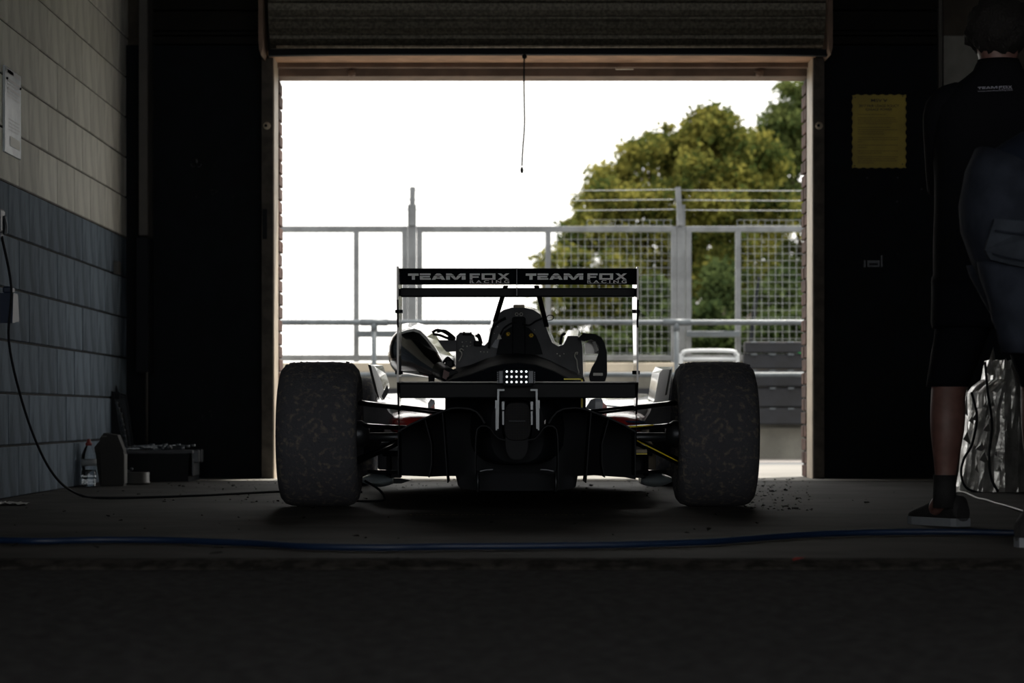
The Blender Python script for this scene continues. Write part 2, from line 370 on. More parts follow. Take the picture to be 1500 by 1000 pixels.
wl = MB().box((WL-.25, 1.2, -.02), (WL-.006, DB+.3, 1.35), 0).box((WL-.25, 1.2, 1.35), (WL-.006, DB+.3, CEIL), 1)\
    .build('wall_left', [M['mortar_lo'], M['mortar_up']]); tag(wl, kind='structure')
def block_mesh(m, ln):
    me = bpy.data.meshes.new('block'); bm = bmesh.new(); bmesh.ops.create_cube(bm, size=1)
    for v in bm.verts: v.co = Vector((v.co.x*.03, v.co.y*(ln-.009), v.co.z*(.225-.010)))
    bmesh.ops.bevel(bm, geom=bm.edges[:], offset=.003, segments=1, affect='EDGES'); bm.to_mesh(me); bm.free(); me.materials.append(m); return me
bm_u = block_mesh(M['block_up'], .45); bm_l = block_mesh(M['block_lo'], .45)
half = {m: block_mesh(m, .225) for m in (M['block_up'], M['block_lo'])}
for c in range(13):
    y = 10.44-.45*6+(.225 if c % 2 else 0)
    while y < DB+.3:
        o = bpy.data.objects.new('block', bm_l if c < 6 else bm_u); C.objects.link(o); o.parent = wl
        o.location = Vector((WL-.0125+random.uniform(-.0016, .0016), y+.225, .1125+.225*c))-WORLD[wl.name]
        y += .45
tag(MB().box((WL-.02, 1.2, 1.347), (WL+.006, DB, 1.353)).build('trim_2', M['mortar_up']), kind='structure')
tag(MB().box((WR, 1.2, -.02), (WR+.2, DB+.3, CEIL)).build('wall_right', M['header']), kind='structure')
tag(MB().box((WL-.3, -.6, CEIL), (WR+.3, 13.9, CEIL+.2)).build('ceiling', M['header']), kind='structure')

# far wall: masonry either side of the door and over it
wb = MB().box((WL-.25, DB, -.02), (OX0-.006, 13.74, CEIL)).box((OX1+.006, DB, -.02), (WR+.2, 13.74, CEIL)).box((OX0-.01, DB, OTOP+.02), (OX1+.01, 13.74, CEIL))\
    .build('wall_back', M['bmortar']); tag(wb, kind='structure')
# outer brick reveal, course by course
bme = bpy.data.meshes.new('brick'); bb = bmesh.new(); bmesh.ops.create_cube(bb, size=1)
for v in bb.verts: v.co = Vector((v.co.x*.03, v.co.y*.1025, v.co.z*.065))
bmesh.ops.bevel(bb, geom=bb.edges[:], offset=.004, segments=1, affect='EDGES'); bb.to_mesh(bme); bb.free(); bme.materials.append(M['brick'])
for side, x in ((-1, OX0), (1, OX1)):
    for k in range(int((OTOP-.01)/.075)):
        for yy, ky in (((13.563, 1), (13.672, 1)) if k % 2 else ((13.6175, 2.06),)):
            o = bpy.data.objects.new('brick', bme); C.objects.link(o); o.parent = wb
            o.scale = (1, ky, 1); o.location = Vector((x+side*(.006)+random.uniform(-.003, .003), yy, .0375+.075*k))-WORLD[wb.name]
# black panels and the boards over them
def wall_board(name, px0, px1, py0, py1, D, m, th=.03, bev=.003):
    return MB().box((X(px0, D), D, max(0, Z(py1, D))), (X(px1, D), D+th, Z(py0, D)), bev=bev).build(name, m, wb)
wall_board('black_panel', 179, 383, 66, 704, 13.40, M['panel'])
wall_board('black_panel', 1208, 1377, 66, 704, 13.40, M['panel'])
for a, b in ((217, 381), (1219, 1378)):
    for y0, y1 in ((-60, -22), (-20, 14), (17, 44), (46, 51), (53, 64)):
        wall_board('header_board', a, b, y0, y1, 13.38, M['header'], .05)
wall_board('black_panel', 1420, 1510, 150, 704, 13.43, M['panel'], .02)
wall_board('pale_board', 1382, 1440, 52, 240, 13.42, M['palebrd'], .02)
wall_board('corner_post', 1374.5, 1381, -60, 704, 13.36, M['greyconduit'], .06)
# jamb columns and the pale guide strips beside the opening
for name, a, b, D, m, th in (('jamb_column', 383, 400, 13.25, M['jamb'], .2), ('jamb_column', 1191.5, 1208, 13.25, M['jamb'], .2)):
    j = MB().box((X(a, D), D, 0), (X(b, D), D+th, Z(84, D)), bev=.003).build(name, m, wb)
for px in (391, 1200):                      # round fixing holes of the jambs
    c = Q(px, 184, 13.245)
    MB().lathe([(.0, -.006), (.016, -.008), (.021, .0), (.021, .01)], c, 'Y', 16, 0).build('round_bolt', M['strip'], wb)
    MB().lathe([(.0, -.012), (.008, -.012), (.009, -.005)], c-Vector((.005, .0, 0)), 'Y', 12, 0).build('bolt_hole', M['black'], wb)
wall_board('tape_patch', 384.5, 391, 306, 350, 13.235, M['black'], .01, 0)
# lintel boards above the opening
for sx_, xa_ in ((-1, -1.274), (1, 1.712)):
    MB().box((xa_, 13.26, 0), (xa_+sx_*.026, 13.5, 2.337), bev=.002).build('guide_strip', M['strip'], wb)
for y0, y1, z0, z1, m in ((13.16, 13.45, 2.337, 2.36, M['lintel']), (13.45, 13.52, 2.3115, 2.40, M['lintel2']), (13.52, 13.72, 2.271, 2.38, M['lintel2'])):
    MB().box((X(398, 13.4), y0, z0), (X(1190, 13.4), y1, z1), bev=.002).build('lintel_board', m, wb)
for px in (515, 1113):
    mb = MB(); c = Q(px, 107, 13.50); mb.lathe([(.0, -.02), (.018, -.018), (.022, -.005), (.022, .03)], c, 'Y', 14)
    mb.box(c+Vector((-.03, 0, .008)), c+Vector((.03, .03, .02))); mb.build('roller_knob', M['lintel2'], wb)
MB().box(Q(902, 99.2, 13.39), Q(928, 101.5, 13.40)+Vector((0, .02, 0))).build('lintel_plate', M['strip'], wb)
for k, (px, py) in enumerate(((476, 73), (688, 75), (858, 76), (1055, 75))):
    MB().ball(Q(px, py, 13.14), .008, n=6).build('bolt_head', M['dsteel'], wb)

# rolled shutter: curved slats round a barrel
sh = MB(); c = Vector((0, 13.40, 2.66)); R = .31; x0, x1 = X(393, 13.1), X(1213, 13.1)
sh.lathe([(R-.03, x0), (R-.03, x1)], c, 'X', 40); sh_o = sh.build('roller_shutter', M['black']); 
tag(sh_o, 'rolled up galvanised steel roller shutter above the wide garage opening', 'shutter')
a = math.radians(248); step = .098/R
prof = [(-.5, 0), (-.42, .012), (-.1, .018), (.25, .014), (.38, .002), (.5, 0)]
for k in range(15):
    rings = []
    for u, h in prof:
        t = a-(k+u)*step; r = R+h
        rings.append([Vector((x0, c.y+math.cos(t)*r, c.z+math.sin(t)*r)), Vector((x1, c.y+math.cos(t)*r, c.z+math.sin(t)*r))])
    MB().loft(rings, caps=False, closed=False, smooth=False).build('slat', M['shutter'], sh_o)
# bottom rail of the shutter, bowed at its ends
mb = MB(); rings = []
for i in range(41):
    px = 393+i*20.5; e = min(1, min(i, 40-i)/9); y = 81.5-4*e*(2-e)*.5
    D = 13.1; p = Q(px, y, D); rings.append([p+Vector((0, 0, 0)), p+Vector((0, .05, 0)), p+Vector((0, .05, .035)), p+Vector((0, 0, .035))])
mb.loft(rings, smooth=False); mb.build('bottom_rail', M['black'], sh_o)
for i, y in enumerate((68.5,)):
    MB().tube([Q(405, y, 13.03), Q(1205, y-1, 13.03)], .008, 8, smoothpath=False).build('slat_highlight', M['slatlight'], sh_o)  # added tube drawing the lit underside of the lowest slat as a highlight
for s_, px in ((1, 381), (-1, 1216)):       # side brackets of the barrel
    D = 13.0
    MB().prism([Q(px-3, -60, D), Q(px+4, -60, D), Q(px+4, 68, D), Q(px+1, 80, D), Q(px-1.5, 72, D), Q(px-2.5, 60, D)], (0, .28, 0)).build('end_bracket', M['lintel2'], sh_o)
mb = MB(); mb.tube([Q(768, 80, 13.05), Q(767.6, 130, 13.05), Q(768.4, 180, 13.05), Q(766, 215, 13.05), Q(764.5, 243, 13.05)], .0045, 6)
cd = mb.build('pull_cord', M['black']); tag(cd, 'thin dark pull cord hanging down in the middle of the opening', 'cord')
mb = MB(); mb.ball(Q(764.5, 249, 13.05), .011, n=6, sq=(.8, .8, 1.8)).ball(Q(768.3, 83, 13.05), .014, n=6); mb.build('knot', M['black'], cd)['kind'] = 'stuff'

# vertical trunking in the left corner
t = MB().box((X(203, 13.2), 13.2, Z(345, 13.2)), (X(216.5, 13.2), 13.4, CEIL), bev=.004).build('trunking', M['greyconduit']); tag(t, 'grey vertical trunking running up the far left corner', 'trunking')
t = MB().box((X(199, 13.2), 13.2, Z(545, 13.2)), (X(217, 13.2), 13.4, Z(347, 13.2)), bev=.004).build('corner_pad', M['black']); tag(t, 'black padded cover below the grey corner trunking', 'pad')
t = MB().tube([(X(215, 13.25), 13.25, Z(660, 13.25)), (X(215, 13.25), 13.25, Z(346, 13.25))], .0075, 8, smoothpath=False).build('conduit', M['greyconduit']); tag(t, 'thin grey conduit running down beside the black corner pad', 'conduit')
t = MB().box((WL+.004, 12.95, Z(402, 13)), (WL+.03, 13.05, Z(383, 13)), bev=.002).build('cable_clip', M['ivory']); tag(t, 'small pale clip on the left wall near the corner pad', 'clip')

# hook and bits of tape left on the left black panel
hk = MB(); c = Q(288, 236, 13.385)
hk.ball(c, .012, n=6, sq=(1, .5, 1.3))
for s_ in (-1, 1): hk.tube([c+Vector((0, -.004, -.012)), c+Vector((s_*.008, -.012, -.03)), c+Vector((s_*.02, -.02, -.034)), c+Vector((s_*.03, -.022, -.016))], .0022, 6)
tag(hk.build('coat_hook', M['dsteel']), 'small double coat hook high on the left black panel', 'hook')
for (px, py, n, sp) in ((314, 283, 9, 5), (343, 288, 3, 2), (289, 288, 2, 3), (297, 563, 3, 6), (302, 606, 8, 9)):
    mb = MB()
    for k in range(n):
        p = Q(px+random.uniform(-sp, sp), py+random.uniform(-sp, sp), 13.392); r = random.uniform(.002, .005)
        mb.add([p+Vector((r*math.cos(a)*random.uniform(.6, 1.3), 0, r*math.sin(a)*random.uniform(.6, 1.3))) for a in np.linspace(0, 2*PI, 6)[:-1]], [tuple(range(5))])
    mb.build('paint_chips', M['card'], wb)

# notice board on the left wall
nb_y0, nb_y1 = F*2.12/(CX-3), F*2.12/(CX-27)
def NB(u, z0): return Vector((WL+.014, nb_y0+(nb_y1-nb_y0)*u, z0))
ztop = Z(95, nb_y0); zbot = Z(222, nb_y0)
nb = MB().box((WL+.002, nb_y0, zbot), (WL+.012, nb_y1, ztop), bev=.002).build('notice_board', M['paper'])
tag(nb, 'tall pale laminated notice fixed to the upper left block wall', 'notice')
mb = MB()
h = ztop-zbot
for k, (a, b, u0, u1) in enumerate(((.93, .985, .05, .95), (.84, .87, .15, .9), (.80, .815, .15, .8), (.74, .77, .15, .9), (.70, .715, .15, .75), (.66, .67, .15, .9), (.40, .41, .2, .9), (.36, .367, .2, .85), (.32, .327, .2, .9), (.28, .287, .2, .8))):
    mb.add([NB(u0, zbot+h*a), NB(u1, zbot+h*a), NB(u1, zbot+h*b), NB(u0, zbot+h*b)], [(0, 1, 2, 3)])
mb.build('printed_lines', M['paperd'], nb)
MB().add([NB(.3, zbot+h*.10), NB(.9, zbot+h*.10), NB(.9, zbot+h*.21), NB(.3, zbot+h*.21)], [(0, 1, 2, 3)]).add([NB(.12, zbot+h*.935), NB(.5, zbot+h*.935), NB(.5, zbot+h*.975), NB(.12, zbot+h*.975)], [(0, 1, 2, 3)]).build('printed_box', M['cream'], nb)['kind'] = 'stuff'
for u, a in ((.1, .86), (.92, .84)): MB().ball(NB(u, zbot+h*a), .006, n=5).build('pin', M['black'], nb)

# hanging plugs and the black lead on the left wall
mb = MB(); p = Vector((WL+.05, 10.0, 0)); 
zz = lambda py: Z(py, 10.0)
mb.box((WL+.002, 9.80, zz(345)), (WL+.055, 9.90, zz(310)), bev=.01); mb.box((WL+.01, 9.83, zz(352)), (WL+.05, 9.88, zz(345)))
pl = mb.build('wall_socket', M['hose']); tag(pl, 'blue wall socket at the left edge of the block wall', 'socket')
MB().tube([(WL+.057, 9.86, zz(320)), (WL+.062, 9.87, zz(335)), (WL+.058, 9.87, zz(347))], .007, 8).build('latch', M['dsteel'], pl)
mb = MB(); mb.prism([(WL+.02, 9.94, zz(430)), (WL+.02, 10.03, zz(430)), (WL+.02, 10.06, zz(470)), (WL+.02, 9.92, zz(474))], (.06, 0, 0))
mb.box((WL+.03, 9.96, zz(430)), (WL+.07, 10.02, zz(420)), bev=.006)
pl = mb.build('cable_plug', M['hose']); tag(pl, 'blue plug hanging on the lead below the blue wall socket', 'plug')
lead = [Vector((WL+.05, 9.85, zz(350))), Vector((WL+.10, 9.80, zz(425))), Q(13, 500, 9.8), Q(33, 590, 9.9), Q(60, 663, 10.05), Q(88, 706, 10.2)]
lead += [Vector((X(x, d), d, .006)) for x, d in ((121, 10.38), (150, 10.15), (200, 10.18), (280, 10.4), (350, 10.7), (410, 10.95), (470, 11), (530, 10.9))]
t = MB().tube(lead, .0055, 8).build('power_lead', M['black']); tag(t, 'black power lead looping from left wall across the floor to the car', 'cable')
t = MB().tube([(X(535, 9.7), 9.7, .09), (X(556, 9.8), 9.8, .05), (X(563, 9.85), 9.85, .008), (X(545, 9.9), 9.75, .006), (X(515, 9.9), 9.8, .006), (X(470, 9.9), 9.95, .006), (X(430, 10.2), 10.2, .006)], .005, 8).build('air_line', M['black'])
tag(t, 'thin black line lying on the floor behind the left rear wheel', 'cable')
# white rag on the floor, far left
mb = MB(); rings = []
for i in range(14):
    u = i/13; y = 9.45+.10*u; x = X(-10, 9.5)+.13*u+.01*math.sin(i); 
    rings.append([Vector((x, 9.40+.05*math.sin(u*3)+j*.04, .003+.012*abs(math.sin(i*1.3+j))*(1-u*.5))) for j in range(5)])
mb.loft(rings, closed=False, caps=False); t = mb.build('rag', M['leadw']); tag(t, 'crumpled white rag on the floor at the foot of the left wall', 'rag')

# blue hose across the front of the slab
pts = [(-60, 794), (0, 795), (60, 796.5), (140, 794.5), (240, 795), (300, 797), (380, 800), (450, 804.5), (560, 806), (650, 804.5), (750, 804), (900, 802), (1000, 799), (1060, 796), (1140, 789.5), (1220, 785), (1300, 783), (1400, 782.5), (1480, 784), (1560, 784)]
hp = [Vector((X(x, EYE*F/(y-HY+1.5)), EYE*F/(y-HY+1.5), .011)) for x, y in pts]
t = MB().tube(hp, .0095, 10).build('air_hose', M['hose']); tag(t, 'long blue air hose lying across the front of the floor', 'hose')
# faint yellow floor line in front of the car
D = EYE*F/(754-HY)
mb = MB()
for k in range(34):
    x = X(600+k*7.6, D); ww = random.uniform(.004, .016)
    mb.add([(x, D+random.uniform(-.01, .01), .0006), (x+ww, D, .0006), (x+ww, D+.012, .0006), (x, D+.01, .0006)], [(0, 1, 2, 3)])
t = mb.build('trim_3', M['yellow2']); tag(t, kind='structure')

# rubber crumbs and grit
mb = MB()
for k in range(520):
    if k < 200: px = random.uniform(1085, 1190); D = random.uniform(8.9, 13.2)
    elif k < 330: px = random.uniform(560, 980); D = random.uniform(10.5, 13.3)
    elif k < 420: px = random.uniform(230, 430); D = random.uniform(9.6, 13.2)
    else: px = random.uniform(20, 1350); D = random.uniform(6.3, 11.5)
    r = random.uniform(.002, .009)*random.choice((.5, .7, 1)); c = Vector((X(px, D), D, r*.4))
    vs = [c+Vector((random.uniform(-1, 1)*r*1.6, random.uniform(-1, 1)*r*1.6, random.uniform(-.4, 1)*r)) for _ in range(6)]
    mb.add(vs, [(0, 1, 2), (0, 2, 3), (0, 3, 4), (0, 4, 1), (5, 2, 1), (5, 3, 2), (5, 4, 3), (5, 1, 4)])
t = mb.build('rubber_crumbs', M['crumb']); tag(t, 'black rubber crumbs scattered over the garage floor', 'crumbs', kind='stuff')
mb = MB()
for px, py in ((582, 822), (626, 826), (318, 803), (316, 813), (1170, 822)):
    D = EYE*F/(py-HY); c = Vector((X(px, D), D, 0)); r = .011
    vs = [c+Vector((random.uniform(-1, 1)*r*1.8, random.uniform(-1, 1)*r, random.uniform(.1, 1)*r)) for _ in range(6)]
    m_ = MB().add(vs, [(0, 1, 2), (0, 2, 3), (0, 3, 4), (0, 4, 1), (5, 2, 1), (5, 3, 2), (5, 4, 3), (5, 1, 4)]).build('stone_chip', M['capred'] if px == 1170 else M['card'])
    tag(m_, {582: 'largest pale chip on the broken concrete edge, centre left', 626: 'small pale chip right of the largest chip on the edge', 318: 'pale chip just below the blue hose, left side', 316: 'pale chip on the concrete edge under the hose chip, left side', 1170: 'small reddish chip on the concrete edge at right'}[px], 'chip')

# ---------------------------------------------------------------- outside: pit lane, wall, rails, fence
tag(MB().box((-12, 13.72, -.2), (14, 17.5, -.012), 0).box((-12, 17.5, -.2), (14, 18.35, -.014), 1).box((-12, 18.35, -.2), (14, 19.66, -.012), 2)
    .build('pit_lane_floor', [M['apron'], M['apron2'], M['apron3']]), kind='structure')
tag(MB().box((-60, 20.3, -.3), (60, 140, -.05)).build('ground', M['grass']), kind='structure')
pw = MB().box((-9, 19.66, -.02), (11, 20.3, .74), 0).box((-9, 19.58, -.02), (11, 19.68, Z(626, 19.58)), 0, bev=.008).box((-9, 19.62, Z(545, 19.62)), (11, 20.32, Z(531, 19.62)), 1, bev=.01)
pw = pw.build('pit_wall', [M['conc'], M['concl']]); tag(pw, kind='structure')
MB().box((-9, 19.63, Z(579, 19.63)), (11, 19.665, Z(568.5, 19.63)), bev=.004).build('rubber_strip', M['navy'], pw)

# navy boards hung on the wall
nbx0, nbx1 = X(1091, 19.45), X(1250, 19.45)
for k, (y0, y1) in enumerate(((500, 516.5), (518, 540), (541.5, 566), (567.5, 596), (597.5, 621.5))):
    o = MB().box((nbx0-.01*(k % 2), 19.44+.015*(k % 2), Z(y1, 19.45)), (nbx1, 19.56, Z(y0, 19.45)), bev=.008).build('barrier_board', M['navy'])
    tag(o, ['topmost', 'second from top', 'middle', 'second from bottom', 'lowest'][k]+' navy rubber board stacked against the pit wall, right', 'board', 'navy boards along the pit wall')
    for j in range(3):
        MB().box(Q(1100+j*27, y0+1.2, 19.44)-Vector((0, .01, .006)), Q(1109+j*27, y0-.2, 19.44)+Vector((0, .004, 0)), bev=.002).build('clip', M['rail'], o)
mb = MB().box(Q(1170, 516, 19.42), Q(1177, 518, 19.42)+Vector((0, .01, .005)))
g = mat('green_tape', (.02, .3, .08), .5); t = mb.build('tape_tag', g); tag(t, 'tiny green tag on the navy boards by the right reveal', 'tag')

# handrail in front of the wall
hr = empty('handrail', (0, 19.3, 0), 'grey galvanised tube handrail running along the pit wall', 'railing')
for y, r in ((472, .022), (548.5, .02)):
    MB().tube([(-7, 19.3, Z(y, 19.3)), (9, 19.3, Z(y, 19.3))], r, 12, smoothpath=False).build('rail', M['rail'], hr)
for px in (105, 548, 991, 1434):
    x = X(px, 19.3); p = MB().tube([(x, 19.3, -.01), (x, 19.3, Z(472, 19.3))], .02, 12, smoothpath=False).build('rail_post', M['rail'], hr)
    z = Z(472, 19.3); MB().tube([(x-.11, 19.3, z), (x+.11, 19.3, z)], .028, 12, smoothpath=False).tube([(x, 19.3, z), (x, 19.3, z-.07)], .027, 12, smoothpath=False).build('tee_fitting', M['rail'], p)
for a, b in ((522, 592), (1006, 1084)):
    D = 20.0; MB().box(Q(a, 493.5, D), Q(b, 484.5, D)+Vector((0, .04, 0)), bev=.004).build('short_rail', M['rail'], hr)

# debris fence on the wall
DF = 20.1
fn = empty('debris_fence', (0, DF, .8), 'tall galvanised debris fence of framed wire mesh on the pit wall', 'fence')
def fpost(px, wpx, y0, y1, name='fence_post', m=None, D=DF, lean=0):
    a = Vector((X(px, D), D, Z(y1, D))); b = Vector((X(px+lean, D), D, Z(y0, D)))
    return MB().bar(a, b, wpx*D/F, .05, 0, up=(0, 1, 0)).build(name, m or M['postg'], fn)
for px in (172, 603.5, 997.5, 1430):
    fpost(px, 12, 300, 545); fpost(px-10.5, 8, 338, 545, 'frame_upright'); fpost(px+11, 8, 338, 545, 'frame_upright')
    fpost(px-1 if px > 700 else px, 7.5, 274, 330, 'fence_post_tip', M['postg'], D=DF-.05, lean=-3.5 if px > 700 else 1)
for px in (300, 522, 803, 1081, 1300): fpost(px, 7.5, 338, 530, 'frame_upright')
for (a, b) in ((172, 597), (610, 991), (1004, 1430)):
    for y in (335.5, 524):
        MB().box((X(a, DF), DF-.02, Z(y+4.2, DF)), (X(b, DF), DF+.03, Z(y-4.2, DF)), bev=.003).build('frame_rail', M['postg'], fn)
def mesh_panel(px0, px1, y0, y1, name='wire_mesh', sx=10.2, sy=10.4, r=.0013):
    mb = MB(); D = DF+.035; n = 4
    def wire(a, b):
        a = Vector(a); b = Vector(b); t = (b-a).normalized(); u = t.cross(Vector((0, 1, 0))).normalized(); v = Vector((0, 1, 0))
        vs = [p+(u*i+v*j)*r for p in (a, b) for i, j in ((-1, -1), (1, -1), (1, 1), (-1, 1))]
        mb.add(vs, [(0, 4, 5, 1), (1, 5, 6, 2), (2, 6, 7, 3), (3, 7, 4, 0)])
    x = px0
    while x <= px1: wire(Q(x, y0, D), Q(x, y1, D)); x += sx
    y = y0
    while y <= y1: wire(Q(px0, y, D+.004), Q(px1, y, D+.004)); y += sy
    o = mb.build(name, M['wire'], fn); o['kind'] = 'stuff'; return o
for a, b in ((300, 522), (615, 801), (806, 987), (1085, 1300)): mesh_panel(a, b, 340, 524)
for a, b in ((860, 985), (1080, 1300)): mesh_panel(a, b, 322, 334, sy=8)
for y in (277.5, 292, 306.5):
    for a, b in ((172, 603), (603, 997), (997, 1430)):
        mb = MB(); A = Q(a, y+1, DF-.05); B = Q(b, y, DF-.05)
        mb.tube([A, (A+B)/2-Vector((0, 0, .008)), B], .0034, 6)
        mb.build('strand_wire', M['wire'], fn)

# leaning dark pole behind the fence
t = MB().tube([Q(1099, 520, 23), Q(1103, 470, 23), Q(1112, 405, 23)], [.028, .024, .014], 8).build('leaning_pole', M['black'])
for v in (): pass
tag(t, 'dark pole leaning behind the fence at right', 'pole')
MB().tube([Q(1099, 520, 23), (X(1096, 23), 23, -.05)], .028, 8, smoothpath=False).build('pole_foot', M['black'], t)
# white tube frame in front of the wall
D = 18.9; z1 = Z(514, D)
mb = MB(); xa, xb = X(998, D), X(1080, D)
mb.tube([(xa, D, 0), (xa, D, z1-.10), (xa+.01, D, z1-.03), (xa+.06, D, z1), (xb-.06, D, z1), (xb-.01, D, z1-.03), (xb, D, z1-.10), (xb, D, 0)], .016, 10, sub=5)
fr = mb.build('tube_barrier', M['whitetube']); tag(fr, 'white tubular steel frame standing behind the right rear tyre', 'frame')
for y in (526, 560, 610): MB().tube([(xa+.01, D, Z(y, D)), (xb-.01, D, Z(y, D))], .016, 8, smoothpath=False).build('cross_tube', M['whitetube'], fr)

# trees: clumps of leaves on real trunks
def tree(name, label, trunk, clumps, m, n_leaf, size=.065, seed=1, group=None):
    rng = np.random.default_rng(seed)
    o = empty(name, trunk, label, 'tree', group)
    cl = [(np.array(Q(px, py, D)), r*D/F) for px, py, r, D in clumps]
    tc_, tr_ = [], []
    for cpos, r in cl:                       # every bough breaks into ragged tufts
        k = max(6, int(22*(r/.6)**1.3)); d = rng.normal(size=(k, 3)); d /= np.linalg.norm(d, axis=1)[:, None]
        q = cpos+d*r*rng.uniform(.35, 1.08, k)[:, None]; tc_.append(q); tr_.append(rng.uniform(.07, .17, k)*(1+.5*r))
    tc_ = np.concatenate(tc_); tr_ = np.concatenate(tr_); pw = tr_**1.6; pw /= pw.sum()
    idx = rng.choice(len(tc_), n_leaf, p=pw)
    P = tc_[idx]+rng.normal(size=(n_leaf, 3))*(tr_[idx]*.62)[:, None]*np.array([1, 1, .8])
    a = rng.normal(size=(n_leaf, 3)); a /= np.linalg.norm(a, axis=1)[:, None]
    b = np.cross(a, rng.normal(size=(n_leaf, 3))); b /= np.linalg.norm(b, axis=1)[:, None]
    s = size*rng.uniform(.6, 1.25, n_leaf)[:, None]
    V = np.stack([P-a*s, P+b*s*.5, P+a*s, P-b*s*.5], 1).reshape(-1, 3)
    me = bpy.data.meshes.new('crown'); me.vertices.add(4*n_leaf); me.vertices.foreach_set('co', V.ravel())
    me.loops.add(4*n_leaf); me.loops.foreach_set('vertex_index', np.arange(4*n_leaf))
    me.polygons.add(n_leaf); me.polygons.foreach_set('loop_start', np.arange(0, 4*n_leaf, 4)); me.polygons.foreach_set('loop_total', np.full(n_leaf, 4)); me.update()
    c = from_mesh('crown', me, o, None, [m]); c['kind'] = 'stuff'
    t = Vector(trunk); mb = MB(); fork = t+Vector((0, 0, 1.3))
    mb.tube([t, t+Vector((.04, 0, .7)), fork], [.16, .12, .10], 10); mb.build('trunk', M['bark'], o)
    for k in rng.choice(len(cl), min(7, len(cl)), replace=False):
        e = Vector(cl[k][0]); MB().tube([fork, fork.lerp(e, .5)+Vector((0, 0, .15)), e], [.08, .05, .02], 7).build('branch', M['bark'], o)
    return o
tree('leafy_tree', 'broad yellow green tree with a domed crown behind the fence', (X(985, 42), 42, -.05),
     [(860, 345, 42, 41), (835, 400, 34, 40.5), (880, 300, 36, 41.5), (905, 268, 36, 42), (940, 232, 40, 42), (985, 215, 38, 42.5), (1035, 208, 40, 42), (1075, 225, 34, 42),
      (930, 320, 55, 41.5), (1000, 300, 60, 41.5), (1060, 300, 55, 42), (1000, 390, 60, 41.5), (1085, 380, 55, 42), (905, 400, 50, 41), (860, 450, 55, 41), (950, 480, 60, 41), (1040, 480, 60, 41.5), (1100, 480, 50, 42), (815, 475, 30, 41), (1040, 175, 22, 42), (1078, 262, 38, 42), (1115, 300, 42, 42.5), (1095, 218, 32, 42.5), (1118, 240, 34, 42.5), (1062, 190, 22, 42), (985, 258, 34, 42.5), (1036, 235, 30, 42.5), (926, 362, 36, 42), (1064, 328, 34, 42.5), (905, 500, 42, 42), (1010, 350, 42, 42.5), (880, 430, 34, 42), (960, 300, 34, 43), (1100, 330, 36, 43), (1095, 430, 40, 43)], M['leaf1'], 85000, seed=3)
tree('leafy_tree', 'tall mid green tree rising at the right edge of the opening', (X(1215, 46), 46, -.05),
     [(1160, 170, 36, 45), (1185, 140, 34, 46), (1150, 215, 40, 45), (1200, 200, 60, 46), (1130, 235, 32, 45), (1170, 290, 60, 45), (1240, 300, 70, 46), (1165, 380, 60, 45.5), (1240, 400, 70, 46), (1165, 460, 60, 45.5), (1230, 480, 60, 46), (1152, 135, 18, 45), (1132, 205, 24, 45), (1108, 212, 18, 45), (1260, 230, 60, 46), (1215, 120, 40, 46)], M['leaf2'], 42000, seed=5)
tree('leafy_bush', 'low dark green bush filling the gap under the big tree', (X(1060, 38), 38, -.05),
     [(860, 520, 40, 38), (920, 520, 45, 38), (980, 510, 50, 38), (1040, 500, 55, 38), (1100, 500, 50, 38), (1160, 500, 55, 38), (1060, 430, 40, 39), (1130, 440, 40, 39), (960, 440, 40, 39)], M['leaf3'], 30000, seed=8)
tree('leafy_bush', 'small pale tuft of leaves left of the big tree', (X(800, 37.5), 37.5, -.05),
     [(796, 388, 9, 37.5), (803, 410, 12, 37.5), (812, 372, 8, 37.5), (800, 440, 14, 37.5)], M['leaf1'], 500, seed=9)

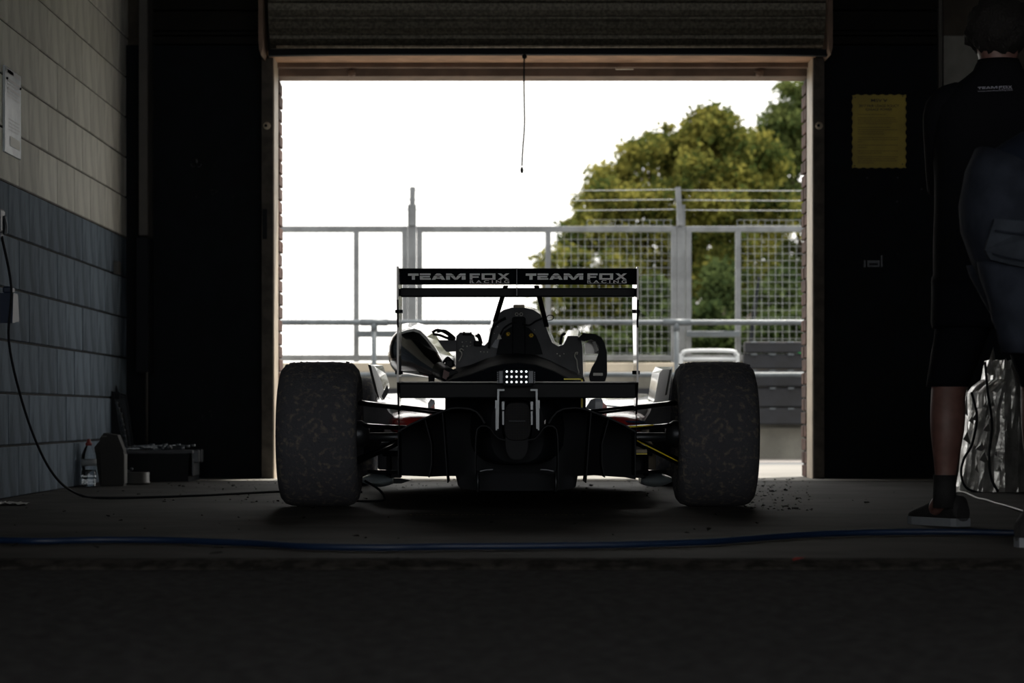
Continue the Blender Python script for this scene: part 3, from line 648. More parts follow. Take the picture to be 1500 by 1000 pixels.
# ---------------------------------------------------------------- the racing car
CC = X(758, 9.31)                            # car centre line
car = empty('racing_car', (CC, 10.6, 0), 'single-seater racing car seen from behind with its engine cover off, wide slick tyres', 'car')
RR, FR = .2825, .272
def wheel(side, y, r, wd, xc, rear):
    x = CC+side*xc; k = wd/.32
    pr = [(r-.10, -.118*k), (r-.085, -.146*k), (r-.055, -.158*k), (r-.03, -.152*k), (r-.012, -.136*k), (r-.003, -.112*k), (r, -.07*k), (r+.0008, 0), (r, .07*k), (r-.003, .112*k), (r-.012, .136*k), (r-.03, .152*k), (r-.055, .158*k), (r-.085, .146*k), (r-.10, .118*k)]
    rim = MB(); c = Vector((x, y, r))
    rim.lathe([(r-.095, -.118*k), (r-.11, -.125*k), (r-.118, -.11*k), (r-.125, -.06*k), (r-.125, .06*k), (r-.118, .11*k), (r-.11, .125*k), (r-.095, .118*k)], c, 'X', 48)
    rim.lathe([(r-.124, .02*side), (.04, .03*side), (.04, .075*side), (.0, .08*side)], c, 'X', 24)
    for j in range(6):
        a = j*PI/3; d = Vector((0, math.cos(a), math.sin(a))); rim.bar(c+d*.04+Vector((.04*side, 0, 0)), c+d*(r-.12)+Vector((.05*side, 0, 0)), .035, .02, up=(1, 0, 0))
    w_ = rim.build('rear_wheel' if rear else 'front_wheel', M['dsteel'], car, origin=c)
    ty = MB(); ty.lathe(pr, c, 'X', 96); ty_o = ty.build('tyre', M['tyre'], w_, origin=c)
    hub = MB().lathe([(.0, -.07*side), (.05, -.07*side), (.055, -.16*side), (.035, -.19*side), (.0, -.19*side)], c, 'X', 20).build('hub', M['dsteel'], w_)
    if rear:
        cb = MB()
        for j in range(420):
            a = random.gauss(PI/2+.25, .5) if j < 260 else random.uniform(0, 2*PI); u = random.uniform(-.135, .135); rr = r-.002-.012*max(0, (abs(u)-.11)/.03)
            p = c+Vector((u, math.cos(a)*rr, math.sin(a)*rr)); q = random.uniform(.0015, .004)*(1.5 if abs(a-PI/2) < .5 else 1)
            if p.z < .02: continue
            vs = [p+Vector((random.uniform(-1.5, 1.5)*q, random.uniform(-1, 1)*q, random.uniform(-1, 1)*q)) for _ in range(6)]
            cb.add(vs, [(0, 1, 2), (0, 2, 3), (0, 3, 4), (0, 4, 1), (5, 2, 1), (5, 3, 2), (5, 4, 3), (5, 1, 4)])
        q_ = cb.build('rubber_pickup', M['tyre'], w_); q_['kind'] = 'stuff'
    return w_
for s_ in (-1, 1):
    wheel(s_, 9.35, RR, .315, .770, True)
    wheel(s_, 12.05, FR, .215, .80, False)

# --- rear wing
DW = 8.75
def airfoil(x0, x1, ya, za, yb, zb, th, name, m, parent, camber=.15, n=9):
    """wing section from leading edge (ya, za) to trailing edge (yb, zb), spanning x0..x1"""
    a = Vector((0, ya, za)); b = Vector((0, yb, zb)); t = b-a; nrm = Vector((0, -t.z, t.y)).normalized(); up = []; dn = []
    for i in range(n):
        u = i/(n-1); h = th*(1.2*math.sqrt(u)*(1-u)+.12*(1-u)+.05); cmb = -camber*t.length*4*u*(1-u)*.25
        p = a+t*u+nrm*cmb; up.append(p+nrm*h); dn.append(p-nrm*h)
    ring = up+dn[::-1]
    mb = MB(); mb.loft([[Vector((x, p.y, p.z)) for p in ring] for x in (x0, x1)]); return mb.build(name, m, parent)
wx0, wx1 = X(585, DW), X(932, DW)
rw = airfoil(wx0, wx1, DW+.27, Z(429.5, 9.0), DW+.06, Z(426, DW+.06), .009, 'rear_wing', M['satin'], car)
# upper flap: nearly upright, its rear face carries the lettering
f0 = Vector((0, DW+.02, Z(416.4, DW))); f1 = Vector((0, DW-.02, Z(393.5, DW)))
mb = MB(); mb.loft([[Vector((x, f0.y, f0.z)), Vector((x, f0.y+.02, f0.z+.004)), Vector((x, f1.y+.01, f1.z+.001)), Vector((x, f1.y, f1.z))] for x in (wx0, wx1)], smooth=False)
mb.build('wing_flap', M['satin'], rw)
mb = MB().box((wx0, DW+.05, Z(433.5, DW)), (wx1, DW+.09, Z(420.5, DW)), bev=.004); mb.build('lower_flap', M['satin'], rw)
nrm = Vector((0, -1, 0)); uy = (f1-f0).normalized()
for k, px in enumerate((597.8, 770.1)):
    mb = MB(); org = Vector((X(px, DW), f0.y, f0.z))+uy*(2.2*DW/F); team_logo(mb, org, (1, 0, 0), uy, (746-597.8)*DW/F, (0, -.0015, 0))
    mb.build('lettering', M['silver_vinyl'], rw)
MB().box((X(757, DW)-.0012, DW-.03, Z(433, DW)), (X(757, DW)+.0012, DW+.03, Z(393, DW))).build('seam', M['dsteel'], rw)
for s_, px in ((-1, 583.4), (1, 933)):
    x = X(px, DW); y0, y1 = DW-.06, DW+.24
    P = [(y0, Z(391.5, DW)), (y1, Z(396, DW)), (y1+.02, Z(440, DW)), (y1-.06, Z(520, DW)), (y1-.06, Z(575, DW)), (y1-.12, Z(607, DW)), (y0+.10, Z(607, DW)), (y0+.02, Z(560, DW)), (y0+.03, Z(480, DW)), (y0, Z(440, DW))]
    ep = MB().prism([(x-.0035, a, b) for a, b in P], (.007, 0, 0)).build('end_plate', M['gloss'], rw)
    mb = MB()
    for zz_ in (Z(455, DW), Z(545, DW)): mb.lathe([(0, -.014), (.007, -.014), (.007, .014), (0, .014)], (x, y0+.12, zz_), 'X', 10)
    mb.tube([(x, y0+.11, Z(600, DW)), (x+.001, y0+.11, Z(650, DW))], .0018, 6, smoothpath=False); mb.build('stay', M['satin'], rw)
airfoil(wx0, wx1, DW+.24, Z(570, 9.0), DW, Z(562, DW), .018, 'beam_wing', M['satin'], car)
MB().box((wx0, DW-.004, Z(583, DW)), (wx1, DW+.03, Z(561, DW)), bev=.004).build('beam_flap', M['satin'], car)
for a, b in (((741, 418), (725, 470)), ((786, 418), (801, 478))):       # the two upright wing pylons
    p = Q(*a, 9.0); q = Q(*b, 9.5); w_ = .018
    MB().prism([p+Vector((-w_/2, 0, 0)), p+Vector((w_/2, 0, 0)), q+Vector((w_/2, 0, 0)), q+Vector((-w_/2, 0, 0))], (0, .06, 0)).build('wing_pylon', M['satin'], car)

# --- rear bulkhead and roll hoop
DK = 9.75
out = [(668, 545), (668, 500), (669, 492), (674, 487), (689, 487), (694, 491), (697, 499), (702, 505), (710, 506), (715, 501), (718, 490), (723, 470), (729, 460), (738, 454), (750, 450.5),
       (768, 450.5), (781, 453.5), (791, 460), (797, 470), (803, 488), (809, 502), (818, 507), (825, 505), (829, 498), (832, 492), (846, 492), (851, 497), (853, 508), (855, 575), (668, 575)]
pl_ = [Q(x, y, DK) for x, y in out]
bk = MB().prism(pl_, (0, .03, 0)).build('bulkhead', M['plate'], car)
def off_line(pts, d):
    o_ = []; n = len(pts)
    for i in range(n):
        a, b = Vector(pts[i-1]), Vector(pts[(i+1) % n]); t = (b-a).normalized(); o_.append((pts[i][0]+t.y*d*1.0, pts[i][1]-t.x*d))
    return o_
shell2 = off_line(out, 3.2)
shell2 = [(x+(1.5 if x > 800 else 0), y-(5.5 if 826 < x < 853 and y < 500 else 0)) for x, y in shell2]
MB().loft([[Q(x, y, DK+.032) for x, y in off_line(out, .3)], [Q(x, min(y, 575), DK+.75) for x, y in shell2]], smooth=False).build('monocoque_edge', M['white'], car)
ar = [(727, 519), (731, 500), (738, 486), (748, 479), (760, 476), (774, 480), (785, 491), (791, 505), (795, 519)]
MB().prism([Q(x, y, DK-.002) for x, y in ar], (0, -.02, 0)).build('engine_recess', M['black'], bk)
MB().box(Q(750, 522, DK-.03), Q(770, 464, DK-.03)+Vector((0, .025, 0)), bev=.006).build('centre_column', M['black'], bk)
MB().box(Q(752, 450.5, DK), Q(768.5, 446, DK)+Vector((0, .05, 0)), bev=.003).build('roll_hoop_cap', M['concl'], bk)
def ring_at(px, py, D, r, rt, name, m, parent, n=6):
    c = Q(px, py, D); mb = MB()
    mb.tube([c+Vector((math.cos(a)*r, 0, math.sin(a)*r)) for a in np.linspace(0, 2*PI, 13)], rt, n, smoothpath=False); return mb.build(name, m, parent)
for px in (757, 763.5): ring_at(px, 460, DK-.03, .006, .0018, 'eyelet', M['leadw'], bk)
for px, py in ((744.3, 489), (778.2, 491)):
    c = Q(px, py, DK-.035); MB().lathe([(.003, 0), (.009, 0), (.010, .008), (.010, .02)], c, 'Y', 6).build('hex_nut', M['yellow2'], bk)
MB().prism([Q(x, y, DK-.024) for x, y in ((728, 497), (735, 496), (731, 488))], (0, .004, 0)).build('triangle_sticker', M['leadw'], bk)
MB().prism([Q(x, y, DK-.012) for x, y in ((719, 508), (728, 510), (737, 496), (730, 491))], (0, .008, 0)).build('heat_shield', M['dsteel'], bk)
for (px, py) in ((677, 501), (683, 500), (689, 501), (678, 507), (684, 507), (689, 506), (704, 515), (709, 515.5), (714, 515.5), (816, 518), (820, 521), (826, 518), (738, 482), (783, 483), (783, 498), (724, 488), (729, 478)):
    MB().ball(Q(px, py, DK-.004), random.uniform(.0025, .004), n=5).build('rivet', M['leadw'], bk)
W = lambda pts, r, name='bulkhead_wire', m='black', D=DK-.035: MB().tube([Q(x, y, D+(random.random()-.5)*.01) for x, y in pts], r, 6).build(name, M[m], bk)
W(((741, 466), (731, 471), (722, 480), (718, 495), (716, 510)), .006); W(((765, 474), (775, 476), (785, 470), (795, 466)), .004); W(((757, 472), (748, 474), (738, 481), (733, 490)), .004)
W(((795, 468), (803, 469), (809, 468), (810.5, 464), (808, 461.5), (803, 462), (800, 466)), .0018); W(((700, 489), (703, 492), (706, 503)), .004)
W(((672, 529), (676, 521), (676, 516), (673, 513), (676, 511), (679, 513)), .0026, 'grey_lead', 'leadw')
W(((845, 519), (846, 516), (843, 517), (842, 522), (845, 528), (846, 538), (848, 545), (846, 550)), .0026, 'grey_lead', 'leadw')
W(((680, 486), (680, 490)), .003); W(((678.5, 489.5), (684, 490), (690, 489.5)), .003); W(((679, 486), (679, 491)), .0025); W(((690, 486), (690, 491)), .0025)
W(((697, 491), (701, 494), (704, 503)), .006)
W(((828, 488), (823, 492), (821, 505)), .006)
MB().box(Q(694, 507, DK-.03), Q(706, 499, DK-.03)+Vector((0, .04, 0)), bev=.004).build('connector', M['black'], bk)
# yellow tape edge at the right of the bulkhead
MB().box(Q(826, 556, 9.0), Q(854, 554, 9.0)+Vector((0, .004, 0))).box(Q(851, 597, 9.0), Q(854, 554, 9.0)+Vector((0, .004, 0))).build('yellow_edging', M['yellow'], car)

# --- cloth drawn over the engine
mb = MB(); rings = []
prof = [(653, 600), (653, 556), (655, 543), (664, 538), (688, 532), (712, 523), (735, 517), (760, 515), (785, 518), (808, 526), (830, 536), (845, 544), (853, 550), (856, 562), (856, 600)]
for j in range(12):
    u = j/11; D = 9.70-.62*u; ring = []
    for x, y in prof:
        n_ = noise.noise(Vector((x*.045, u*4, 2.)))*7*math.sin(PI*min(1, u*1.2))
        xx = 757+(x-757)*(1-.02*u); yy = y+(20*u**1.6 if y < 550 else 4*u)+n_*(1 if y < 555 else .15)
        yy = min(yy, 560+8*u) if y < 550 else yy
        ring.append(Vector((X(xx, 9.4), D, Z(yy, 9.4))))
    rings.append(ring)
for o_ in range(1): pass
mb.loft(rings, caps=True)
cv = mb.build('engine_cloth', M['cloth'], car)
# lower engine and gearbox masses below the cloth
MB().loft([ell((X(757, 9.4), y, .30), (1, 0, 0), (0, 0, 1), rx, rz, 20, .7) for y, rx, rz in ((9.55, .23, .15), (9.2, .22, .14), (9.02, .16, .13), (8.9, .10, .12))]).build('gearbox', M['black'], car)
# crash box with carbon weave and rounded nose
MB().loft([ell((X(758, 8.8), y, z), (1, 0, 0), (0, 0, 1), rx, rz, 24, .55) for y, z, rx, rz in ((8.95, .335, .06, .085), (8.80, .335, .052, .075), (8.74, .335, .048, .068))]).build('crash_box', M['carbon'], car)
MB().loft([ell((X(757, 8.8), y, Z(645, 8.8)), (1, 0, 0), (0, 0, 1), .042, .070, 24, .8) for y in (9.0, 8.76)]).build('gearbox_tail', M['satin'], car)
MB().box(Q(745, 617.5, 8.73), Q(770, 615.5, 8.73)+Vector((0, .02, 0)), bev=.002).build('jack_lip', M['dsteel'], car)
# --- rain light
DL = 8.70
rl = MB().box(Q(736, 566, DL), Q(780.5, 540, DL)+Vector((0, .05, 0)), bev=.004).build('rain_light', M['black'], car)
for px in (742.4, 749.4, 756.6, 763.7, 770.9):
    for py in (544, 551.6, 559.3):
        c = Q(px, py, DL-.001); MB().lathe([(.0, -.003), (.0032, -.002), (.0043, .002)], c, 'Y', 12).build('led', M['led'], rl)
for s_, a, b in ((-1, 730, 737), (1, 774, 782)):
    mb = MB(); mb.box(Q(a, 562, DL-.006), Q(b, 542, DL-.006)+Vector((0, .03, 0)), bev=.003)
    for k in range(6): mb.box(Q(a-2 if s_ < 0 else b, 546+k*3, DL-.004), Q(a+1 if s_ < 0 else b+2, 544.5+k*3, DL-.004)+Vector((0, .02, 0)))
    mb.build('heat_sink', M['dsteel'], rl)
# --- polished brackets
for s_ in (-1, 1):
    cx = 758; f = lambda d: cx+s_*d
    m_ = MB().bar(Q(f(29), 628, 8.68), Q(f(28), 570, 8.68), .007, .006).bar(Q(f(29.5), 571, 8.68), Q(f(19), 571, 8.68), .008, .006)
    m_.build('light_bracket', M['steel'], car)
    MB().bar(Q(f(31), 598, 8.675), Q(f(31), 586, 8.675), .008, .008).bar(Q(f(31), 630, 8.685), Q(f(31), 590, 8.685), .005, .005).build('bracket_rod', M['steel'], car)
    MB().bar(Q(f(21), 622, 8.70), Q(f(21), 602, 8.70), .006, .006).bar(Q(f(21), 600, 8.695), Q(f(21), 588, 8.695), .009, .008).build('adjuster', M['steel'], car)
MB().prism([Q(x, y, 8.72) for x, y in ((797, 617), (799.5, 614), (799, 620), (797.5, 621))], (0, .01, 0)).build('chip_mark', M['leadw'], car)

# --- diffuser
DD = 8.78; m0 = 757
half_ = [(583, 632), (600, 622), (622, 612), (648, 602), (660, 598), (672, 597), (688, 598.5), (698, 603), (705, 611), (710, 620)]
full = half_+[(2*m0-x, y) for x, y in half_[::-1]]
back = full+[(931, 697), (930, 702), (915, 699), (870, 696), (846, 697), (843, 712), (838, 716), (676, 716), (671, 710), (668, 697), (655, 697), (632, 698), (584, 696)]
df = MB().prism([Q(x, y, DD+.30) + Vector((0, 0, 0)) for x, y in [(m0+(x-m0)*1.005, y) for x, y in back]], (0, .12, 0)).build('diffuser', M['black'], car)
def ribbon(pts, d0, d1, th, name, m, parent):
    """sheet following a line of pixels at depth d0, running forward to d1"""
    P = [Q(x, y, d0) for x, y in pts]; rings = []
    for i, p in enumerate(P):
        t = (P[min(i+1, len(P)-1)]-P[max(i-1, 0)]).normalized(); nn = Vector((-t.z, 0, t.x))*th/2
        rings.append([p+nn, p-nn, p-nn+Vector((0, d1-d0, 0)), p+nn+Vector((0, d1-d0, 0))])
    return MB().loft(rings, smooth=False).build(name, m, parent)
ribbon(half_, DD, DD+.30, .006, 'diffuser_roof', M['satin'], df); ribbon([(2*m0-x, y) for x, y in half_], DD, DD+.30, .006, 'diffuser_roof', M['satin'], df)
for s_ in (-1, 1):
    g = lambda x: x if s_ < 0 else 2*m0-x
    for p in (((648, 604), (651, 640), (655, 700), (656, 707)), ((583.5, 633), (583.5, 697)), ((622, 612), (632, 650), (632, 680), (628, 699))):
        ribbon([(g(x), y) for x, y in p], DD-(.01 if p[0][0] == 648 else -.04), DD+.28, .004, 'strake', M['satin'], df)
    ribbon([(g(x), y) for x, y in ((697, 716), (696, 680), (697, 640), (699, 628), (704, 624), (712, 623.5), (718, 627), (724, 636), (730, 642), (740, 644.5))], 8.72, 8.95, .004, 'diffuser_arch', M['satin'], df)
    MB().loft([ell(Q(g(700), y, 8.71), (1, 0, 0), (0, 1, 0), .008*k, .05*k, 12) for y, k in ((689, .2), (693, .7), (700, 1), (712, 1), (718, .7), (720, .3))]).build('skid_fin', M['dsteel'], df)
    ribbon([(g(x), y) for x, y in ((703, 690), (712, 688), (722, 687.5))], 8.75, 8.8, .003, 'lip', M['dsteel'], df)
MB().loft([ell(Q(757, 706, y), (1, 0, 0), (0, 0, 1), .215, .032, 24, .5) for y in (8.85, 9.3)]).build('floor_step', M['black'], car)
MB().prism([Q(x, y, 8.9) for x, y in ((576, 701), (586, 701), (596, 703), (600, 704), (588, 708), (576, 708))], (0, .08, 0)).build('floor_tab', M['black'], car)

# --- floor, tub, nose, front wing
MB().prism([(CC-.60, 9.6, .125), (CC-.30, 9.15, .13), (CC+.30, 9.15, .13), (CC+.60, 9.6, .125), (CC+.64, 11.3, .075), (CC+.25, 12.2, .062), (CC-.25, 12.2, .062), (CC-.64, 11.3, .075)], (0, 0, .012)).build('undertray', M['black'], car)
tub = MB().loft([ell((CC, y, z), (1, 0, 0), (0, 0, 1), rx, rz, 24, .7) for y, rx, rz, z in ((9.85, .24, .22, .30), (10.4, .23, .24, .31), (11.2, .22, .20, .28), (12.0, .16, .16, .27), (12.8, .10, .10, .23), (13.25, .07, .06, .19))]).build('monocoque', M['white'], car)
MB().loft([ell((CC, y, z), (1, 0, 0), (0, 0, 1), rx, rz, 20, .8) for y, rx, rz, z in ((10.1, .12, .09, .52), (10.5, .16, .09, .49), (11.1, .15, .05, .46), (11.4, .12, .03, .44))]).build('cockpit_surround', M['black'], car)
airfoil(CC-.68, CC+.68, 13.3, .09, 13.02, .13, .014, 'front_wing', M['white'], car)
for s_ in (-1, 1): MB().box((CC+s_*.69-.004, 12.95, .05), (CC+s_*.69+.004, 13.36, .24), bev=.002).build('front_end_plate', M['white'], car)
for s_ in (-1, 1):
    for z_, zz_ in ((.36, .33), (.17, .17)):
        MB().tube([(CC+s_*.12, 12.1, z_), (CC+s_*.70, 12.05, zz_)], .012, 8, smoothpath=False, flat=.5).tube([(CC+s_*.15, 11.75, z_), (CC+s_*.70, 12.02, zz_)], .012, 8, smoothpath=False, flat=.5).build('front_wishbone', M['satin'], car)

# --- sidepods
for s_ in (-1, 1):
    rings = []
    for y, xi, xo, zt, zb in ((9.95, .16, .24, .345, .10), (10.10, .17, .37, .362, .12), (10.35, .18, .52, .388, .13), (10.7, .19, .62, .418, .12), (11.1, .20, .655, .446, .12), (11.45, .20, .665, .458, .12), (11.5, .20, .66, .452, .13)):
        r = .035; a = CC+s_*xi; b = CC+s_*xo
        ring = [(a, zb), (a, zt+.012), ((a+b)/2, zt+.006), (b-s_*r, zt), (b-s_*r*.3, zt-r*.35), (b, zt-r), (b-s_*.01, (zt+zb)/2), (b-s_*.05, zb)]
        rings.append([Vector((x, y, z)) for x, z in ring])
    MB().loft(rings).build('sidepod', M['white'], car)
# red lower flank left and right
for s_ in (-1, 1):
    MB().loft([ell((CC+s_*x, y, z), (1, 0, 0), (0, 0, 1), rx, rz, 20, .8) for y, x, z, rx, rz in ((9.86, .40, .31, .04, .02), (9.95, .41, .31, .09, .045), (10.15, .43, .315, .11, .052), (10.5, .45, .33, .12, .055))]).build('radiator_duct', M['red'], car)
    g = (lambda x: x) if s_ < 0 else (lambda x: 1514-x)
    # colour striped damper cover
    fin = MB(); D = 9.88
    if s_ < 0:
        fin.prism([Q(x, y, D) for x, y in ((627, 590), (631, 584), (636, 586), (637, 592), (634, 598), (627, 598))], (0, .05, 0), 0).prism([Q(x, y, D-.002) for x, y in ((631, 596), (636, 591), (637, 599), (637, 611), (629, 613))], (0, .05, 0), 1)
    else:
        fin.prism([Q(x, y, D) for x, y in ((872, 583), (881, 583), (884, 590), (884, 610), (872, 602))], (0, .05, 0), 0).prism([Q(x, y, D-.002) for x, y in ((883, 589), (889, 594), (888.5, 614), (882, 612))], (0, .05, 0), 1)
        fin.prism([Q(x, y, D) for x, y in ((866, 585), (872, 583), (872, 600), (857, 599))], (0, .05, 0), 2)
    fin.build('striped_cover', [M['blue'], M['red'], M['dsteel']], car)
    # tall white flick-up ahead of the rear tyre, on a black tapered foot
    D = 10.2
    if s_ > 0:
        base = [(986, 538), (962, 538), (957, 545), (950, 585), (955, 589), (978, 589)]
        fd = [(988, 590), (957, 590), (952, 604), (944, 617), (936, 624), (988, 624)]; edg = [(981, 541), (984, 540), (977, 578), (974, 579)]
    else:
        base = [(539, 534), (561, 536), (564, 548), (569, 563), (570, 568), (565, 583), (560, 588), (548, 570)]
        fd = [(528, 588), (561, 589), (570, 604), (580, 612), (585, 623), (528, 623)]; edg = [(539, 534), (543, 534), (556, 586), (549, 572)]
    if s_ > 0: near, far = [(985, 541), (971, 541), (966, 546), (958, 588), (979, 588)], [(986, 537), (960, 537), (955, 546), (949, 584), (979, 584)]
    else: near, far = [(540, 535), (548, 536), (556, 552), (562, 570), (566, 576), (560, 587), (550, 572)], [(540, 533), (561, 535), (565, 547), (569, 558), (571, 566), (566, 578), (552, 566)]
    MB().loft([[Q(x, y, 9.85) for x, y in near], [Q(x, y, 10.5) for x, y in far]], smooth=False).build('flick_up', M['white'], car)
    MB().prism([Q(x, y, 9.846) for x, y in edg], (0, .003, 0)).build('flick_up_streak', M['card' if s_ < 0 else 'ivory'], car)  # right: pale strip painting a reflection streak; left: dark strip along the edge
    if s_ < 0: MB().prism([Q(x, y, 9.84) for x, y in ((567, 563), (570, 573), (562, 586), (559, 580))], (0, .01, 0)).build('flick_up_tip', M['plate'], car)
    MB().prism([Q(x, y, D+.02) for x, y in fd], (0, .2, 0)).build('duct_foot', M['plate'], car)
    MB().prism([Q(g(x), y, D+.1) for x, y in ((528, 585), (552, 589), (560, 600), (562, 640), (553, 655), (528, 680))], (0, .1, 0)).build('brake_duct', M['black'], car)
    # floor corner and turning vane
    rings = []
    for k in range(9):
        u = k/8; px = 528+48*u; h_ = .002+.036*math.sin(PI*min(1, u*.75+.08)); yb = 703+1*math.sin(u*3)
        c = Q(g(px), 707, 9.95); rings.append(ell(c+Vector((0, .05, .012)), (0, 1, 0), (0, 0, 1), .05+.05*u, h_*.8, 12))
    MB().loft(rings).build('floor_corner', mat('pale_blue_grey_edge', (0.5, 0.6, 0.66), .35), car)
    MB().box(Q(g(553), 688, 10.6), Q(g(570), 648, 10.6)+Vector((0, .12, 0)), bev=.01).build('turning_vane', M['concl' if s_ > 0 else 'plate'], car)

# --- rear suspension
def arm(a, b, r, fl, name='suspension_arm', m='gloss'):
    A = Vector(a); B = Vector(b); t = (B-A).normalized(); v = Vector((0, 0, 1)); v = (v-t*v.dot(t)).normalized(); u = t.cross(v)
    return MB().loft([ell(p, u, v, r, r*fl, 14) for p in (A, B)]).build(name, M[m], car)
for s_ in (-1, 1):
    g = (lambda x: x) if s_ < 0 else (lambda x: 1516-x)
    arm(Q(g(528), 590, 9.3), Q(g(655), 604.5, 9.15), .024, .45)
    arm(Q(g(520), 622.5, 9.35), Q(g(650), 630, 9.2), .02, .5)
    arm(Q(g(520), 638, 9.5), Q(g(640), 640, 9.4), .022, .5)
    arm(Q(g(518), 677, 9.3), Q(g(620), 630, 9.3), .02, .75, 'push_rod')
    MB().tube([Q(g(520), 640, 9.35), Q(g(640), 640, 9.35)], .018, 12, smoothpath=False).build('drive_shaft', M['dsteel'], car)
    MB().box(Q(g(560), 668, 9.7), Q(g(590), 660, 9.7)+Vector((0, .05, 0)), bev=.004).build('lower_bracket', M['black'], car)
    MB().box(Q(g(566), 697, 9.75), Q(g(573), 665, 9.75)+Vector((0, .05, 0)), bev=.004).build('floor_stay', M['black'], car)
    MB().box(Q(g(571), 700, 9.85), Q(g(588), 668, 9.85)+Vector((0, .05, 0)), bev=.004).build('heat_exchanger', M['plate'], car)
# yellow edging of the right arms
yl = MB(); yl.tube([Q(933, 645, 9.22), Q(994, 676, 9.22)], .0028, 6, smoothpath=False).tube([Q(905, 626.5, 9.1), Q(957, 622.5, 9.15)], .0032, 6, smoothpath=False)\
    .box(Q(931, 665.5, 9.2), Q(948, 663.5, 9.2)+Vector((0, .01, 0)))
yl.build('yellow_edging', M['yellow'], car)
MB().box(Q(931, 663, 9.25), Q(948, 658, 9.25)+Vector((0, .02, 0)), bev=.002).build('tan_edge', M['concl'], car)
MB().tube([Q(888, 594, 10.1), Q(910, 596, 10.1)], .003, 6, smoothpath=False).tube([Q(888, 615, 9.9), Q(905, 617, 9.9), Q(945, 618, 9.9)], .005, 6, smoothpath=False).build('link_rod', M['blue'], car)

# --- intake horn on the left
secs = [(10.35, 588, 516, 19, 29), (10.25, 591, 516, 23, 33), (10.12, 597, 513, 26, 35), (9.98, 606, 515, 28, 34), (9.85, 619, 524, 24, 27), (9.72, 633, 535, 19, 18), (9.62, 645, 544, 13, 12), (9.5, 656, 551, 9, 8)]
horn = MB().loft([ell(Q(x, y, D), (1, 0, 0), (0, 0, 1), rx*D/F, ry*D/F, 32) for D, x, y, rx, ry in secs]).build('intake_horn', M['gloss'], car)
nr = [(588, 486), (596, 483), (607, 481), (616, 484), (625, 493), (634, 505), (643, 518), (652, 532), (658, 538)]
fr_ = [(589, 474.5), (599, 472.5), (612, 472.5), (624, 476), (636, 486), (645, 500), (654, 511), (664, 522), (668, 532)]
up_ = [Q(x, y, 9.95-.035*i) for i, (x, y) in enumerate(nr)]; fu_ = [Q(x, y, 10.75-.035*i) for i, (x, y) in enumerate(fr_)]
MB().loft([up_+[p+Vector((-.004, 0, -.012)) for p in up_[::-1]], fu_+[p+Vector((-.004, 0, -.012)) for p in fu_[::-1]]], smooth=False).build('horn_shell', M['white'], car)
MB().tube([Q(588, 544, 9.84), Q(600, 545, 9.8), (Q(620, 546, 9.75)), Q(641, 549.5, 9.7)], .0035, 6).build('horn_rim', M['whitetube'], car)
MB().loft([ell(Q(x, y, D), (1, 0, 0), (0, 0, 1), rx*D/F, ry*D/F, 16) for D, x, y, rx, ry in ((9.56, 644, 543, 11, 13), (9.4, 655, 549, 11, 12), (9.3, 664, 553, 10, 11))]).build('horn_clamp', M['satin'], car)
MB().prism([Q(x, y, 9.28) for x, y in ((650, 541), (658, 545), (657, 558), (648, 553))], (0, .03, 0)).build('red_hose_end', mat('dark_red_hose', (.06, .012, .014), .5), car)
MB().prism([Q(x, y, 9.6) for x, y in ((627, 548), (637, 549), (636, 562), (628, 562))], (0, .03, 0)).build('horn_bracket', M['black'], car)
# loose wiring and connectors between horn and bulkhead
for pts in (((633, 487), (641, 483), (652, 487), (662, 494)), ((634, 489), (645, 491), (655, 495), (664, 497)), ((640, 486), (650, 484), (658, 488), (664, 493)), ((648, 533), (655, 524), (660, 527), (664, 531)), ((652, 539), (660, 533), (666, 535))):
    MB().tube([Q(x, y, 9.68) for x, y in pts], .0055, 7).build('loom', M['satin'], car)
MB().prism([Q(x, y, 9.7) for x, y in ((641, 498), (668, 498), (668, 514), (654, 515), (650, 511))], (0, .06, 0)).build('control_box', M['plate'], car)
MB().box(Q(655, 498, 9.68), Q(667, 492, 9.68)+Vector((0, .04, 0)), bev=.004).box(Q(652, 538, 9.6), Q(664, 526, 9.6)+Vector((0, .06, 0)), bev=.006).build('connector', M['satin'], car)

# --- head restraint arm on the right, with mirror glass behind
st = [(846, 496), (852, 490), (862, 488), (872, 489), (881, 494), (886, 503), (889, 516), (889.5, 548), (887, 557), (882, 562), (869, 562), (864, 557), (863, 550), (867, 538), (873, 528), (877, 517), (877, 507), (873, 500), (866, 497), (856, 500)]
sb = MB().prism([Q(x, y, 9.66) for x, y in st], (0, .035, 0)).build('shoulder_strap', M['satin'], car)
MB().box(Q(869, 550, 9.655), Q(883, 546, 9.655)+Vector((0, .003, 0))).build('strap_label', M['leadw'], sb)
mr_ = MB().prism([Q(x, y, 9.9) for x, y in ((857, 503), (864, 497), (874, 500), (879, 515), (876, 518), (858, 518))], (0, .05, 0)).build('mirror_housing', M['gloss'], car)
MB().prism([Q(x, y, 9.895) for x, y in ((868, 501), (872, 500), (877, 513), (873, 515))], (0, .003, 0)).build('mirror_glass', M['whitetube'], mr_)
MB().tube([Q(868, 496, 9.7), Q(862, 491, 9.7), Q(854, 489, 9.72)], .006, 8).build('strap_loop', M['satin'], car)

